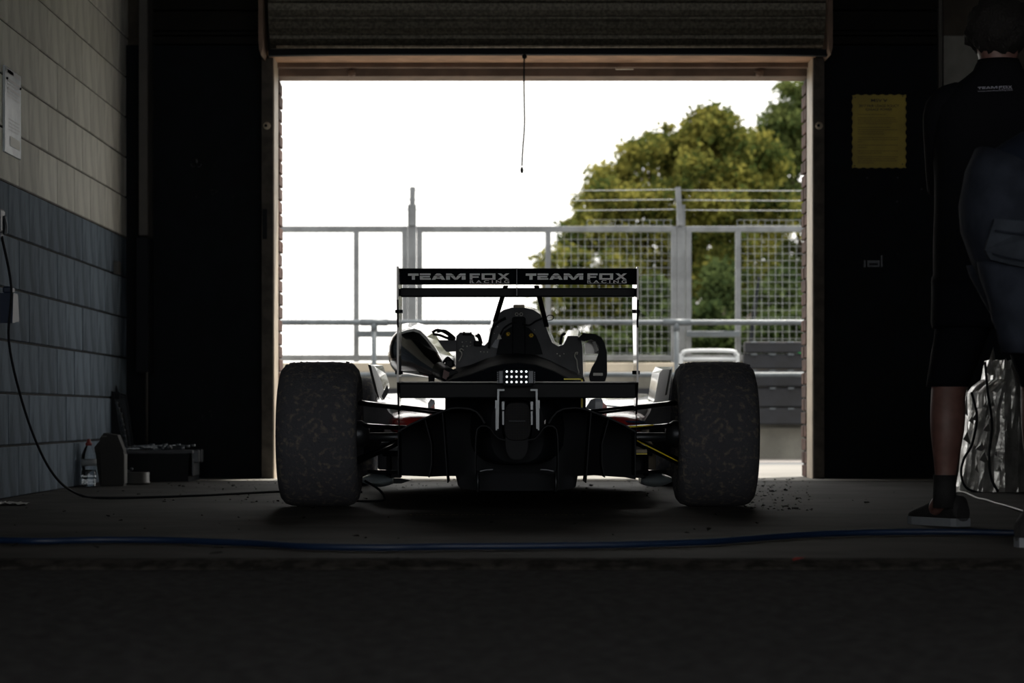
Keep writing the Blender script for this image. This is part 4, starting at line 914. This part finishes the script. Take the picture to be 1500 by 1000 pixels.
# ---------------------------------------------------------------- things by the left wall
# open black tool case
DT = 12.8
tb = empty('tool_case', (X(235, DT), DT, 0), 'open black tool case with spanners inside by the left wall', 'tool case')
x0, x1, zt = X(190, DT), X(283, DT), Z(664, DT)
MB().prism([(x0, DT-.05, 0), (x1-.02, DT-.05, 0), (x1, DT+.25, 0), (x0, DT+.25, 0)], (0, 0, zt)).build('case_body', M['satin'], tb)
MB().box((x0-.01, DT-.06, zt), (x1+.005, DT+.26, zt+.018), bev=.004).build('case_rim', M['plate'], tb)
MB().box((x1-.005, DT-.04, .03), (x1+.006, DT+.22, zt-.03), bev=.004).build('end_panel', M['dsteel'], tb)
for y in (0, .14):
    MB().box((x1-.01, DT+y-.01, zt-.05), (x1+.03, DT+y+.06, zt+.02), bev=.005).build('catch', M['dsteel'], tb)
lid = MB().prism([Q(x, y, DT+.1) for x, y in ((154, 570), (184, 578), (196, 664), (155, 664))], (0, .05, 0)).build('case_lid', M['satin'], tb)
MB().prism([Q(x, y, DT+.09) for x, y in ((166, 576), (183, 579), (193, 658), (180, 655))], (0, .012, 0)).build('lid_tray', M['gloss'], lid)
for k, (px, py) in enumerate(((155, 573), (171, 574))):
    MB().prism([Q(px-2, py+10, DT+.08), Q(px+4, py+10, DT+.08), Q(px+5, py+2, DT+.08), Q(px+1, py-1, DT+.08), Q(px-1.5, py-10, DT+.08), Q(px-2.5, py, DT+.08)], (0, .03, 0)).build('lid_catch', M['satin'], tb)
for k in range(9):
    px = 172+k*1.6+random.uniform(-1, 2); py = 590+k*8
    MB().tube([Q(px, py, DT+.06), Q(px+3.5, py+16, DT+.06)], .004, 6, smoothpath=False).ball(Q(px, py, DT+.06), .008, n=5).build('lid_tool', M['steel'], tb)
for k in range(12):                       # spanners and sockets lying in the tray
    px = 195+k*6.6; a = random.uniform(-.5, .5); c = Vector((X(px, DT), DT-.01+.02*(k % 4), zt+.026+.008*(k % 3)))
    d = Vector((math.cos(a), math.sin(a)*.6, random.uniform(-.02, .1)))*.05
    o = MB().bar(c-d, c+d, .008, .005).lathe([(.006, -.006), (.013, -.006), (.013, .006), (.006, .006)], c+d, 'Z', 10).lathe([(.005, -.005), (.011, -.005), (.011, .005), (.005, .005)], c-d, 'Z', 10).build('spanner', M['steel'])
    tag(o, 'small steel spanner lying in the tray of the open tool case', 'spanner', 'spanners in the tool case')
o = MB().tube([Q(222, 661, 12.78), Q(236, 657, 12.78), Q(243, 655, 12.78)], .006, 8).ball(Q(239, 656, 12.77), .014, n=7).ball(Q(247, 655, 12.77), .015, n=7).ball(Q(239, 660, 12.77), .01, n=7).build('ratchet', M['steel'])
tag(o, 'shiny ratchet with round head on top of the open tool case', 'ratchet')

# grey card box with cut corners
D = 11.95
gb = MB().prism([Q(x, y, D) for x, y in ((148, 711.5), (181, 711.5), (181, 660), (172, 637), (152, 634), (146, 642), (147, 660))], (0, .09, 0)).build('card_box', M['card'])
tag(gb, 'tall grey card box with angled top standing beside the water bottle', 'box')
MB().prism([Q(x, y, D+.03) for x, y in ((138, 655), (147, 644), (147, 711), (146, 711))], (0, .05, 0)).build('side_flap', M['card'], gb)
MB().box(Q(148, 640, D-.003), Q(156, 638, D-.003)+Vector((0, .004, 0))).build('torn_edge', M['ivory'], gb)
MB().box(Q(181, 708, D-.002), Q(182.3, 665, D-.002)+Vector((0, .09, 0))).build('pale_edge', M['ivory'], gb)
# water bottle
D = 11.85; bx = X(130, D)
bp = [(.0, .002), (.034, .002), (.037, .02), (.034, .035), (.038, .05), (.037, .07), (.032, .09), (.036, .10), (.037, .14), (.036, .15), (.034, .165), (.022, .19), (.013, .205), (.012, .21)]
bo = MB().lathe(bp, (bx, D, 0), 'Z', 28).build('water_bottle', M['pet']); tag(bo, 'clear plastic water bottle with a red cap standing by the left wall', 'bottle')
MB().lathe([(.0, .205), (.016, .205), (.016, .218), (.010, .222), (.009, .236), (.0, .238)], (bx, D, 0), 'Z', 20).build('cap', M['capred'], bo)
MB().lathe([(.0375, .104), (.0385, .104), (.0385, .138), (.0375, .138)], (bx, D, 0), 'Z', 28).build('bottle_label', M['lbl'], bo)
MB().lathe([(.0, .005), (.033, .005), (.0355, .02), (.033, .035), (.0365, .05), (.0355, .07), (.031, .085), (.0, .085)], (bx, D, 0), 'Z', 28).build('water', M['water'], bo)
# off-white curved dish
D = 12.25
mb = MB(); mb.lathe([(.0, .004), (.055, .004), (.068, .004), (.071, .010), (.066, .014), (.066, .062), (.062, .064), (.060, .012), (.0, .012)], (X(200, D), D, 0), 'Z', 32)
t = mb.build('plastic_dish', M['ivory']); tag(t, 'round off-white plastic dish on the floor in front of the tool case', 'dish')
t = MB().tube([(X(183, 12.6), 12.6, .15), (X(184, 12.5), 12.4, .10), (X(190, 12.3), 12.25, .07), (X(196, 12.2), 12.15, .075)], .004, 7).ball((X(194, 12.2), 12.17, .08), .009, n=6).build('earphone_lead', M['dsteel'])
tag(t, 'thin grey lead drooping from tool case into the white dish', 'cable')

# ---------------------------------------------------------------- right side: sign, socket, foil cover
DS = 13.385
sx0, sx1, sy0, sy1 = 1248.5, 1327, 138.5, 246
def scallop():
    P = []
    for k in range(27):
        P.append((sx0+(sx1-sx0)*k/26, sy0+(.9 if k % 4 < 2 else -.3)))
    for k in range(1, 37): P.append((sx1+(.6 if k % 4 < 2 else -.9), sy0+(sy1-sy0)*k/36))
    for k in range(1, 27): P.append((sx1-(sx1-sx0)*k/26, sy1+(-.9 if k % 4 < 2 else .3)))
    for k in range(1, 36): P.append((sx0+(-.6 if k % 4 < 2 else .9), sy1-(sy1-sy0)*k/36))
    return P
sg = MB().prism([Q(x, y, DS) for x, y in scallop()], (0, .006, 0)).build('notice_sign', M['sign'])
tag(sg, 'yellow printed notice with scalloped edge on the right black panel', 'sign')
def sign_text(txt, cx, y, h, wpx=None, bold=.0):
    v, f, w_ = text_mesh(txt, h, wpx, bold=bold); mb = MB()
    mb.add([Q(cx-w_/2+a, y+h/2-b, DS-.0012) for a, b in v], f); return mb
sign_text('MSV', 1284, 147, 4.6, 16, .02).add([Q(x, y, DS-.0012) for x, y in ((1293, 144.6), (1294.5, 144.6), (1296.5, 147.5), (1298.5, 145), (1300, 145.4), (1296.8, 149.6))], [(0, 1, 2, 3, 4, 5)]).build('sign_logo', M['ink'], sg)
sign_text('2017 FAIR USAGE POLICY', 1287.5, 155, 4.0, 59, .015).build('sign_heading', M['ink'], sg)
sign_text('GARAGE POWER', 1287.5, 160.3, 4.0, 39, .015).build('sign_heading', M['ink'], sg)
mb = MB()
for y, x1_ in ((167.5, 1298), (172.5, 1312), (175.5, 1314), (178.3, 1315), (181, 1306), (186.5, 1304), (190, 1315), (193, 1294), (196, 1295), (201.5, 1316), (204.5, 1315), (207.5, 1263), (212.5, 1315), (215.8, 1270), (221, 1316), (224, 1292), (229.5, 1315), (232.5, 1312), (235.5, 1314), (238.5, 1280)):
    x = 1256.5
    while x < x1_:
        l = random.uniform(1.4, 4.5); mb.add([Q(x, y+.45, DS-.0012), Q(min(x+l, x1_), y+.45, DS-.0012), Q(min(x+l, x1_), y-.45, DS-.0012), Q(x, y-.45, DS-.0012)], [(0, 1, 2, 3)]); x += l+.7
mb.build('small_print', mat('brown_small_print', (.13, .095, .012), .6), sg)
for px, py in ((1252.5, 142.5), (1322.5, 141), (1252, 242.5), (1322, 240.5)): MB().ball(Q(px, py, DS-.001), .004, n=5).build('screw', M['ink'], sg)
# metal latch bracket on the right panel
D = 13.38; lb = MB().box(Q(1270, 391, D), Q(1289, 381, D)+Vector((0, .012, 0)), bev=.002).build('latch_bracket', M['dsteel']); tag(lb, 'small metal latch bracket halfway down the right black panel', 'latch')
MB().box(Q(1273, 388.5, D-.003), Q(1286, 385, D-.003)+Vector((0, .003, 0))).build('slot', M['black'], lb)
for px in (1266.5, 1291.5): MB().box(Q(px-1, 391, D-.01), Q(px+1.3, 374 if px > 1280 else 381, D-.01)+Vector((0, .02, 0))).build('side_pin', M['dsteel'], lb)
for px, py in ((1270, 260.5), (1315, 260), (1314, 295), (1315, 372), (1262, 122), (1350, 277)):
    MB().ball(Q(px, py, 13.397), .0045, n=5).build('panel_screw', M['dsteel'], wb)

# crumpled silver cover standing at right
D = 11.2
mb = MB(); rings = []
lv = [(727, 1402, 1508), (712, 1402, 1507), (690, 1405, 1505), (660, 1408, 1502), (630, 1413, 1499), (600, 1417, 1497), (575, 1418, 1496), (566, 1424, 1495), (556, 1438, 1490), (540, 1441, 1486), (528, 1445, 1484)]
for j, (py, a, b) in enumerate(lv):
    c = Q((a+b)/2, py, D); rx = (b-a)/2*D/F
    rings.append([c+Vector((math.cos(t)*rx*(1+.08*noise.noise(Vector((t*3, j*.7, 1)))), math.sin(t)*.14*(1+.25*noise.noise(Vector((math.cos(t)*3, math.sin(t)*3, j*.5)))), .008*noise.noise(Vector((t*4, j, 3))))) for t in [2*PI*k/44 for k in range(44)]])
mb.loft(rings, smooth=False)
foil = mb.build('foil_cover', M['foil']); tag(foil, 'crumpled silver foil cover draped over a stand behind the two people', 'cover')
for pk in ((1455, 508, 1443, 1461), (1473, 524, 1466, 1485)):
    a = Q(pk[0], pk[1], D-.05); L_ = [Q(pk[2], 545, D-.1), Q((pk[2]+pk[3])/2, 550, D-.14), Q(pk[3], 545, D-.1), Q(pk[3]-2, 545, D+.05), Q(pk[2]+2, 545, D+.05)]
    MB().add([a]+L_, [(0, 1, 2), (0, 2, 3), (0, 3, 4), (0, 4, 5), (0, 5, 1), (1, 5, 4, 3, 2)]).build('foil_peak', M['foil'], foil)
for k in range(16):                        # sharp folds
    px = random.uniform(1412, 1498); py = random.uniform(585, 700); w_ = random.uniform(3, 8); h_ = random.uniform(14, 42); y_ = D-.145-.01*random.random()
    MB().add([Q(px-w_, py+h_*.3, y_+.03), Q(px+random.uniform(-3, 3), py-h_*.5, y_+.02), Q(px+w_*.8, py+h_*.5, y_+.03), Q(px, py, y_-.03)], [(0, 1, 3), (1, 2, 3), (2, 0, 3), (0, 2, 1)]).build('foil_fold', M['foil'], foil)
t = MB().tube([Q(1423, 574, D-.19), Q(1431, 610, D-.19), Q(1424, 650, D-.19), Q(1412, 672, D-.19), Q(1408, 695, D-.19), Q(1418, 716, D-.2), Q(1450, 724, D-.2)], .006, 8).build('black_cable', M['black'])
tag(t, 'black cable hanging down the left side of the silver cover', 'cable')
t = MB().tube([Q(1443, 530, D-.2), Q(1447, 575, D-.2), Q(1453, 620, D-.2), Q(1449, 668, D-.2), Q(1452, 700, D-.2), Q(1462, 720, D-.2)], .006, 8).build('black_cable', M['black'])
tag(t, 'black cable hanging down the middle of the silver cover', 'cable')
pts = [(1400, 722), (1412, 723.5), (1422, 726), (1432, 731), (1445, 735), (1458, 738), (1470, 741), (1484, 747), (1510, 754)]
t = MB().tube([Vector((X(x, EYE*F/(y-HY)), EYE*F/(y-HY), .006+.003*math.sin(i*2))) for i, (x, y) in enumerate(pts)], .0045, 7).build('white_cord', M['leadw'])
tag(t, 'thin white cord lying on the floor below the silver cover', 'cord')

# ---------------------------------------------------------------- people
def hand(J, E, i_wrist, wp, d, side_v, s=1.0):
    """five bent fingers on a palm; d = pointing, side_v = thumb side"""
    d = d.normalized(); sv = side_v.normalized(); nv = d.cross(sv).normalized()
    palm = wp+d*.045*s; J.append((palm, .030*s, .018*s)); ip = len(J)-1; E.append((i_wrist, ip))
    k2 = wp+d*.08*s; J.append((k2, .032*s, .014*s)); ik = len(J)-1; E.append((ip, ik))
    for off, ln in ((.028, .070), (.010, .080), (-.010, .074), (-.028, .058)):
        a = k2+sv*off*s+d*.012*s; J.append((a, .0095*s)); i0 = len(J)-1; E.append((ik, i0))
        b = a+d*ln*.55*s+nv*.012*s; J.append((b, .0085*s)); E.append((i0, len(J)-1))
        c = b+d*ln*.35*s+nv*.028*s; J.append((c, .0072*s)); E.append((len(J)-2, len(J)-1))
    a = wp+d*.03*s+sv*.034*s; J.append((a, .012*s)); E.append((ip, len(J)-1))
    b = a+(d*.7+sv*.6)*.035*s; J.append((b, .0105*s)); E.append((len(J)-2, len(J)-1))
    c = b+(d*.9+sv*.15+nv*.2)*.028*s; J.append((c, .009*s)); E.append((len(J)-2, len(J)-1))

def shoe(parent, heel, toe_dir, L_, name='shoe'):
    t = Vector(toe_dir).normalized(); u = Vector((-t.y, t.x, 0)); z = Vector((0, 0, 1)); rings = []; so = []
    for x, wd, h0, h1 in ((0, .026, .02, .065), (.02, .034, .02, .095), (.07, .037, .02, .10), (.12, .040, .02, .088), (.17, .046, .02, .068), (.22, .046, .02, .052), (.26, .036, .02, .04), (.28, .018, .022, .03)):
        x *= L_/.28; c = heel+t*x; rings.append(ell(c+z*(h0+h1)/2, u, z, wd, (h1-h0)/2+.004, 16, .8)); so.append([c+u*wd*1.08, c+u*wd*1.12+z*.026, c-u*wd*1.12+z*.026, c-u*wd*1.08])
    o = MB().loft(rings).build(name, M['shoe'], parent); MB().loft(so, smooth=False).build('sole', M['sole'], o)
    mb = MB()
    for k in range(4): c = heel+t*(L_*(.40+.08*k)); zz_ = .098-.011*k; mb.tube([c-u*.02+z*(zz_-.006), c+z*zz_, c+u*.02+z*(zz_-.006)], .0025, 5)
    mb.build('laces', M['black'], o); return o

# person 1: standing, back to the camera
D1 = 7.74; px0 = 1462; V = Vector
P1 = empty('person', (X(px0, D1), D1, 0), 'person standing with back turned, curly dark hair, black team polo and black shorts', 'person')
cx = X(px0, D1); H = lambda py: Z(py, D1)
q1 = lambda dx, y, z: V((cx+dx, D1+y, z))
la = V((X(1382, D1), D1-.02, .09)); ra = q1(.15, .12, .09)
J = [(q1(0, .02, .88), .13, .10), (q1(0, .02, 1.05), .13, .09), (q1(0, .01, 1.22), .15, .09), (q1(0, 0, 1.36), .15, .08), (q1(0, .0, 1.44), .065, .06), (q1(0, .0, 1.50), .058, .058),
     (q1(0, .01, 1.57), .068, .080), (q1(0, .01, 1.635), .072, .088), (q1(0, .01, 1.68), .045, .058)]
E = [(0, 1), (1, 2), (2, 3), (3, 4), (4, 5), (5, 6), (6, 7), (7, 8)]
J += [(q1(0, .075, 1.535), .040, .030), (q1(0, .115, 1.565), .011, .013)]; E += [(6, 9), (6, 10)]          # chin, nose
for s_ in (-1, 1): J.append((q1(s_*.076, .005, 1.575), .010, .018)); E.append((6, len(J)-1))                      # ears
# legs
for s_, an in ((-1, la), (1, ra)):
    i = len(J); hip = q1(s_*.085, .02, .82); kn = V((an.x+(.02 if s_ < 0 else 0), (an.y+hip.y)/2+.02, .47)); cf = an.lerp(kn, .62)+V((-.002 if s_ < 0 else 0, -.018, 0))
    J += [(hip, .085, .09), (kn, .056, .06), (cf, .060, .062), (an.lerp(kn, .22), .034, .037), (an, .032, .036), (an+V((-.03 if s_ < 0 else 0, .06, -.045)), .03, .022)]
    E += [(0, i), (i, i+1), (i+1, i+2), (i+2, i+3), (i+3, i+4), (i+4, i+5)]
# folded arms
for s_ in (-1, 1):
    i = len(J); sh_ = q1(s_*.175, .0, 1.36); el = q1(s_*.155, .155, 1.12); wr = q1(-s_*.02, .24+.02*s_, 1.14+.03*s_)
    J += [(sh_, .052), (el, .040), (wr, .026)]; E += [(3, i), (i, i+1), (i+1, i+2)]; hand(J, E, i+2, wr, V((-s_, .15, .1)), V((0, .2, 1)))
skin('body', J, E, M['skin'], P1, 2)
# polo shirt: torso loft with sleeves
def trs(z, xl, xr, dep, yc): return ell((X((xl+xr)/2, D1), D1+yc, z), (1, 0, 0), (0, 1, 0), (xr-xl)/2*D1/F, dep, 36, .85)
sp = [(H(413), 1366, 1552, .135, .02), (H(400), 1368, 1552, .132, .02), (H(360), 1369, 1551, .128, .02), (H(300), 1371, 1550, .128, .02), (H(260), 1370, 1552, .130, .02), (H(220), 1366, 1556, .132, .02), (H(185), 1364, 1560, .125, .01), (H(160), 1364, 1560, .11, .0),
      (H(143), 1373, 1551, .095, .0), (H(128), 1392, 1532, .082, .0), (H(115), 1412, 1512, .072, .0), (H(103), 1426, 1498, .064, .0), (H(93), 1430, 1494, .060, .0)]
rings = [trs(*a) for a in sp]
for j, r in enumerate(rings):
    for k, p in enumerate(r):
        n_ = noise.noise(V((p.x*9, p.y*9, p.z*5)))*.008; r[k] = p+V((n_, n_, 0)) if j not in (0, 11, 12) else p
MB().loft(rings, caps=False).build('polo_shirt', M['polo'], P1)
for s_ in (-1, 1):
    sh_ = q1(s_*.180, .0, 1.35); el = q1(s_*.160, .15, 1.10)
    MB().tube([q1(s_*.12, 0, 1.385), sh_, sh_.lerp(el, .45)+V((s_*.008, -.01, 0)), el], [.055, .059, .050, .042], 20, sub=4).build('sleeve', M['polo'], P1)
MB().loft([ell(q1(0, -.002, z), (1, 0, 0), (0, 1, 0), r, r*.95, 24) for z, r in ((H(98), .072), (H(88), .067), (H(90), .062))], caps=False).build('collar', M['polo'], P1)
lg = MB(); team_logo(lg, (X(1425, D1), D1-.1365, H(138)), (1, 0, .03), (0, .12, 1), 49*D1/F, (0, 0, 0))
v, f, w_ = text_mesh('www.teamfoxracing.com', 2.6, 50); org = V((X(1424.5, D1), D1-.137, H(140.5)))
lg.add([org+V((a*D1/F, 0, b*D1/F+a*D1/F*.03)) for a, b in v], f)
LOGO = lg
# shorts
sr = []
P = [(H(405), 1367, 1553, .125), (H(440), 1367, 1555, .13), (H(470), 1366, 1556, .13)]
MB().loft([trs(z, a, b, d, .02) for z, a, b, d in P]+[trs(H(480), 1368, 1554, .12, .02)]).build('shorts', M['short1'], P1)
for s_, an in ((-1, la), (1, ra)):
    kx = an.x+(.018 if s_ < 0 else 0); top = q1(s_*.088, .02, .70)
    rings = []
    for u in np.linspace(0, 1, 8):
        c = V((top.x*(1-u)+kx*u, top.y*(1-u)+(D1+.03)*u, .72*(1-u)+H(566)*u)); r = .098*(1-u)+.068*u
        rings.append(ell(c, (1, 0, 0), (0, 1, 0), r, r*1.12, 24, 1, lambda a, u=u: 1+.05*noise.noise(V((a*2, u*5, s_)))))
    MB().loft(rings).build('shorts_leg', M['short1'], P1)
    MB().loft([ell(an+V((0, 0, z)), (1, 0, 0), (0, 1, 0), r, r*1.1, 18) for z, r in ((-.03, .038), (.03, .037), (.075, .036), (H(695)-.09, .038))]).build('sock', M['shoe'], P1)
shoe(P1, V((la.x+.055, la.y-.03, 0)), (-.42, .80, 0), .26); shoe(P1, V((ra.x-.01, ra.y-.04, 0)), (.25, 1, 0), .27)
# hair cap
rings = []
for i in range(1, 15):
    a = PI*i/15; z = -math.cos(a); ring = []
    for k in range(40):
        b = 2*PI*k/40; p = V((math.sin(a)*math.cos(b)*.103, math.sin(a)*math.sin(b)*.115, z*.108))
        n_ = 1+.16*noise.noise(p*50)+.08*noise.noise(p*110)
        if p.y > .055: n_ *= .86 if z < .2 else 1            # the face side stays clear
        if z < -.35: n_ *= .93
        ring.append(q1(0, -.004, 1.605)+p*n_)
    rings.append(ring)
MB().loft([r for r in rings if True][2:]).build('hair', M['hair'], P1)

# person 2: bent forward beside the first, facing right, cut by the frame
D2 = 6.62; P2 = empty('person', (X(1530, D2), D2, 0), 'person bending forward at right edge in faded slate blue cargo shorts and navy shirt', 'person')
H2 = lambda py: Z(py, D2); X2 = lambda px: X(px, D2)
q2 = lambda px, y, py: V((X2(px), D2+y, H2(py)))
J = [(q2(1475, 0, 300), .13, .12), (q2(1510, 0, 262), .12, .11), (q2(1570, 0, 232), .13, .11), (q2(1640, 0, 205), .12, .09), (q2(1680, 0, 190), .06), (q2(1705, 0, 184), .055), (q2(1745, 0, 184), .078, .085), (q2(1782, 0, 190), .055)]
E = [(i, i+1) for i in range(7)]
J += [(q2(1752, 0, 222), .012), (q2(1775, 0, 222), .035)]; E += [(6, 8), (7, 9)]
for s_ in (-1, 1): J.append((q2(1738, s_*.085, 190), .01, .018)); E.append((6, len(J)-1))
for s_ in (-1, 1):
    i = len(J); f = 0 if s_ < 0 else 60
    an = q2(1512+f, s_*.10, 0); an.z = .09
    J += [(q2(1492, s_*.09, 350), .095), (q2(1526+f*.7, s_*.10, 540), .060), (q2(1520+f, s_*.10, 610), .060), (q2(1514+f, s_*.10, 690), .038), (an, .034), (an+V((.08, 0, -.045)), .03, .022)]
    E += [(0, i)]+[(i+k, i+k+1) for k in range(5)]
for s_ in (-1, 1):
    i = len(J); sh_ = q2(1635, s_*.17, 215); el = q2(1650, s_*.20, 350); wr = q2(1690, s_*.12, 440)
    J += [(sh_, .05), (el, .038), (wr, .026)]; E += [(3, i), (i, i+1), (i+1, i+2)]; hand(J, E, i+2, wr, V((.6, 0, -.8)), V((.3, -s_, .1)))
skin('body', J, E, M['skin'], P2, 2)
def r2(px_l, px_r, py, dep, tilt=0):
    c = q2((px_l+px_r)/2, 0, py); return ell(c, V((math.cos(tilt), 0, math.sin(tilt))), (0, 1, 0), (px_r-px_l)/2*D2/F, dep, 36, .9)
rings = [r2(1443, 1586, 420, .165, 0), r2(1424, 1580, 385, .17, -.05), r2(1409, 1575, 345, .175, -.1), r2(1404, 1570, 315, .175, -.2), r2(1411, 1562, 275, .17, -.35), r2(1424, 1556, 248, .16, -.5)]
for j, r in enumerate(rings):
    for k, p in enumerate(r): r[k] = p+V((1, 1, 0))*noise.noise(p*7)*.006
MB().loft(rings).build('cargo_shorts', M['short2'], P2)
for s_ in (-1, 1):
    f = 0 if s_ < 0 else 35; rings = []
    for u in np.linspace(0, 1, 9):
        a = 1424*(1-u)+1458*u+f*u; b = 1572*(1-u)+1583*u+f*u; py = 390*(1-u)+521*u
        c = q2((a+b)/2, s_*.085, py); rx = (b-a)/2*D2/F
        rings.append(ell(c, (1, 0, -.05), (0, 1, 0), rx, .098, 28, .9, lambda t, u=u: 1+.05*noise.noise(V((math.cos(t)*2, u*5, s_+math.sin(t)*2)))))
    MB().loft(rings).build('shorts_leg', M['short2'], P2)
fl_ = [(1437, 328), (1500, 334), (1560, 338), (1562, 396), (1540, 408), (1500, 402), (1460, 394), (1431, 386), (1424, 372)]
MB().prism([q2(x, -.200+.00006*abs(x-1495)**1.5*.6, y) for x, y in fl_], (0, .022, 0)).build('pocket_flap', M['flap'], P2)
MB().tube([q2(1436, -.198, 345), q2(1470, -.202, 350), q2(1510, -.202, 352), q2(1556, -.2, 356)], .0025, 5).tube([q2(1432, -.198, 378), q2(1465, -.202, 386), q2(1505, -.202, 392)], .0025, 5).build('flap_seam', M['short2'], P2)
# shirt along the bent back
rings = []
for px, py, up_, dn, dep in ((1462, 300, 72, 40, .165), (1485, 285, 74, 50, .17), (1520, 262, 72, 55, .18), (1560, 240, 65, 60, .185), (1605, 222, 60, 58, .185), (1645, 206, 45, 45, .15), (1675, 194, 30, 30, .08)):
    c = q2(px, 0, py); d = V((-.35, 0, 1)).normalized(); rings.append([c+V((0, math.cos(t)*dep, 0))+d*(math.sin(t)*(up_ if math.sin(t) > 0 else dn)*D2/F)+V((noise.noise(V((t, px*.02, 0)))*.01, 0, 0)) for t in [2*PI*k/32 for k in range(32)]])
MB().loft(rings).build('shirt', M['shirt2'], P2)
for s_ in (-1, 1): MB().tube([q2(1632, s_*.14, 212), q2(1640, s_*.18, 250), q2(1648, s_*.2, 320)], [.07, .065, .06], 18).build('sleeve', M['shirt2'], P2)
for s_ in (-1, 1):
    f = 0 if s_ < 0 else 60; an = q2(1512+f, s_*.10, 0); an.z = .09
    MB().loft([ell(an+V((0, 0, z)), (1, 0, 0), (0, 1, 0), r, r, 18) for z, r in ((-.03, .040), (.03, .039), (.10, .041), (.13, .042))]).build('sock', M['shoe'], P2)
    shoe(P2, V((an.x-.065, an.y, 0)), (1, -.05*s_, 0), .29)
MB().loft([[q2(1752, 0, 178)+V((math.sin(a)*math.cos(b), math.sin(a)*math.sin(b), -math.cos(a)))*(.10+.006*noise.noise(V((a*6, b*6, 0)))) for b in [2*PI*k/24 for k in range(24)]] for a in np.linspace(.75*PI, .35*PI, 9)]).build('hair', M['hair'], P2)

# team lettering on the back of the polo, laid onto the cloth
bpy.context.view_layer.update()
from mathutils.bvhtree import BVHTree
po = [o for o in P1.children if o.name.startswith('polo_shirt')][0]
tree_ = BVHTree.FromObject(po, bpy.context.evaluated_depsgraph_get()); offw = WORLD[po.name]
nv = []
for v_ in LOGO.v:
    hit = tree_.ray_cast(Vector((v_[0], D1-1, v_[2]))-offw, Vector((0, 1, 0)))
    nv.append((v_[0], (hit[0].y+offw.y-.002) if hit[0] else v_[1], v_[2]))
LOGO.v = nv; LOGO.build('shirt_lettering', mat('shirt_print', (.28, .28, .34), .7), P1)
